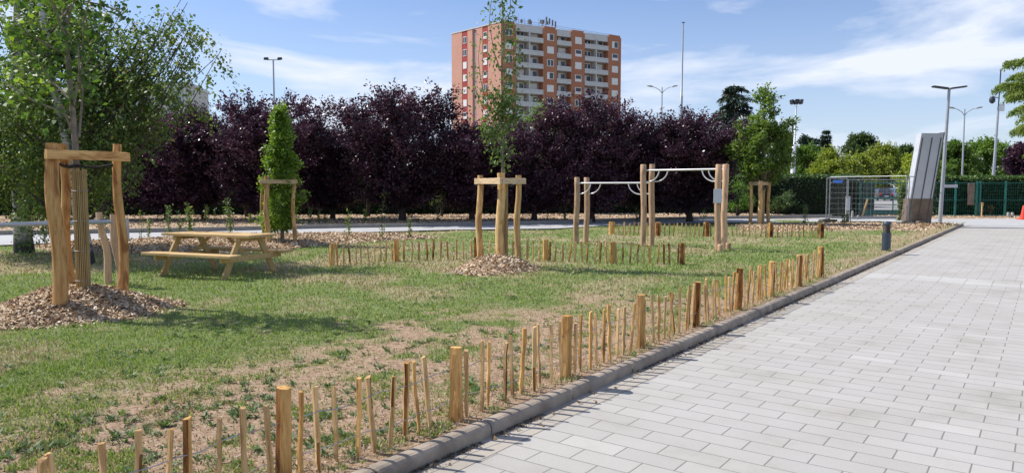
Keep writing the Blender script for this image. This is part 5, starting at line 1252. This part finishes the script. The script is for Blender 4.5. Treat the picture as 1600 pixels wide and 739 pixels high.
# house with a red roof
Y = 75.; zr = zat(229, Y); xh = at(514, Y); root = thing('house', 'low house whose orange tiled roof shows between the plum trees', 'building', (xh, Y, 0))
MB().box((0, 4, (zr - 2) / 2), (7, 8, zr - 2)).build('wall', M['balcony'], root)
b = MB(); b.add([(-3.9, -.3, zr - 2.1), (3.9, -.3, zr - 2.1), (3.9, 8.3, zr - 2.1), (-3.9, 8.3, zr - 2.1), (-3.9, 4, zr), (3.9, 4, zr)], [(0, 1, 5, 4), (2, 3, 4, 5), (1, 2, 5), (3, 0, 4), (3, 2, 1, 0)]); b.build('roof', simple('roof_tiles', (.50, .17, .08), .85, 0, .2, 3, .5, 12), root)
MB().box((1.5, -.03, 1.6), (1.2, .1, 1.2)).build('window', M['glass'], root); MB().box((-1.5, -.03, 1.05), (1.0, .1, 2.1)).build('door', M['corten'], root)

# ------------------------------------------------------------------ car park and cars
cpk = MB().add([(14, 42.2, -.03), (44, 42.2, -.03), (75, 112, -.03), (14, 112, -.03)], [(0, 1, 2, 3)]).build('car_park', M['asphalt']); tag(cpk, kind='structure')
mk = MB()
for i in range(9): mk.box((36 + i * 2.6, 88, -.022), (.1, 4.5, .004))
tag(mk.build('parking_lines', M['white_paint']), kind='structure')
M['tyre'] = simple('tyre', (.02, .02, .02), .8); M['rim'] = simple('rim', (.4, .4, .42), .35, .7); M['tail'] = simple('tail_light', (.75, .02, .015), .3); M['lens'] = simple('lens', (.6, .62, .65), .2)
def car(label, loc, rz, col):
    paint = simple('car_paint', col, .28, .2, .03); paint.node_tree.nodes['Principled BSDF'].inputs['Coat Weight'].default_value = .6
    root = thing('parked_car', label, 'car', loc, rz, 'cars parked beyond the gate')
    prof_b = [(-2.02, .30), (-2.06, .62), (-1.98, .92), (-1.5, .98), (1.0, .93), (1.75, .80), (2.02, .62), (2.04, .30)]
    b = MB(); n = len(prof_b); V = []
    for (y, q) in ((-.86, .96), (-.80, 1.0), (.80, 1.0), (.86, .96)): V += [(x * q, y, .26 + (z - .26) * (q if q == 1 else .95)) for x, z in prof_b]
    b.add(V, [(i * n + j, i * n + (j + 1) % n, (i + 1) * n + (j + 1) % n, (i + 1) * n + j) for i in range(3) for j in range(n)] + [tuple(range(n)), tuple(range(4 * n - 1, 3 * n - 1, -1))], smooth=False)
    # roof
    rf_ = [(-1.55, .97, .80), (-1.15, 1.44, .62), (.25, 1.46, .62), (1.02, .93, .80)]
    b.add([(-1.15, -.60, 1.44), (.25, -.60, 1.455), (.25, .60, 1.455), (-1.15, .60, 1.44), (-1.05, -.5, 1.49), (.15, -.5, 1.50), (.15, .5, 1.50), (-1.05, .5, 1.49)], [(4, 5, 6, 7), (0, 1, 5, 4), (1, 2, 6, 5), (2, 3, 7, 6), (3, 0, 4, 7)])
    for s in (-1, 1):
        for (x0, z0, x1, z1) in ((-1.55, .96, -1.15, 1.44), (-.30, .95, -.33, 1.45), (1.02, .92, .25, 1.455)): b.tube([(x0, s * .79, z0), (x1, s * .61, z1)], .035, 5)
    b.build('body', paint, root)
    g = MB(); g.add([(x, -w, z) for x, z, w in rf_] + [(x, w, z) for x, z, w in rf_], [(0, 1, 2, 3), (7, 6, 5, 4), (0, 4, 5, 1), (2, 6, 7, 3)]); g.build('windows', M['glass'], root)
    for x in (-1.25, 1.3):
        for s in (-1, 1):
            w = MB().tube([(x, s * .70, .32), (x, s * .88, .32)], .31, 20).build('wheel', M['tyre'], root); MB().tube([(x, s * .881, .32), (x, s * .895, .32)], .19, 16).build('rim', M['rim'], w)
    for s in (-1, 1):
        MB().box((-2.03, s * .66, .80), (.08, .26, .20), bev=.02).build('tail_light', M['tail'], root); MB().box((1.93, s * .62, .66), (.18, .32, .14), bev=.03).build('headlight', M['lens'], root)
    MB().box((-2.07, 0, .55), (.02, .5, .11)).build('number_plate', M['white_paint'], root)
    return root
Yc_ = 60
car('dark car seen from behind with a bright red tail light', (at(1376, 92), 92, -.02), R(80), (.03, .03, .04))
car('dark blue car between the black and the pale blue car', (at(1389, 101), 101, -.02), R(30), (.02, .03, .09))
car('pale blue car beyond the gate', (at(1405, 96), 96, -.02), R(12), (.22, .40, .62))
car('pale blue car half hidden behind the leaning pylon', (at(1436, 98), 98, -.02), R(170), (.30, .45, .60))
print('objects', len(bpy.data.objects), 'faces', sum(len(m.polygons) for m in bpy.data.meshes))
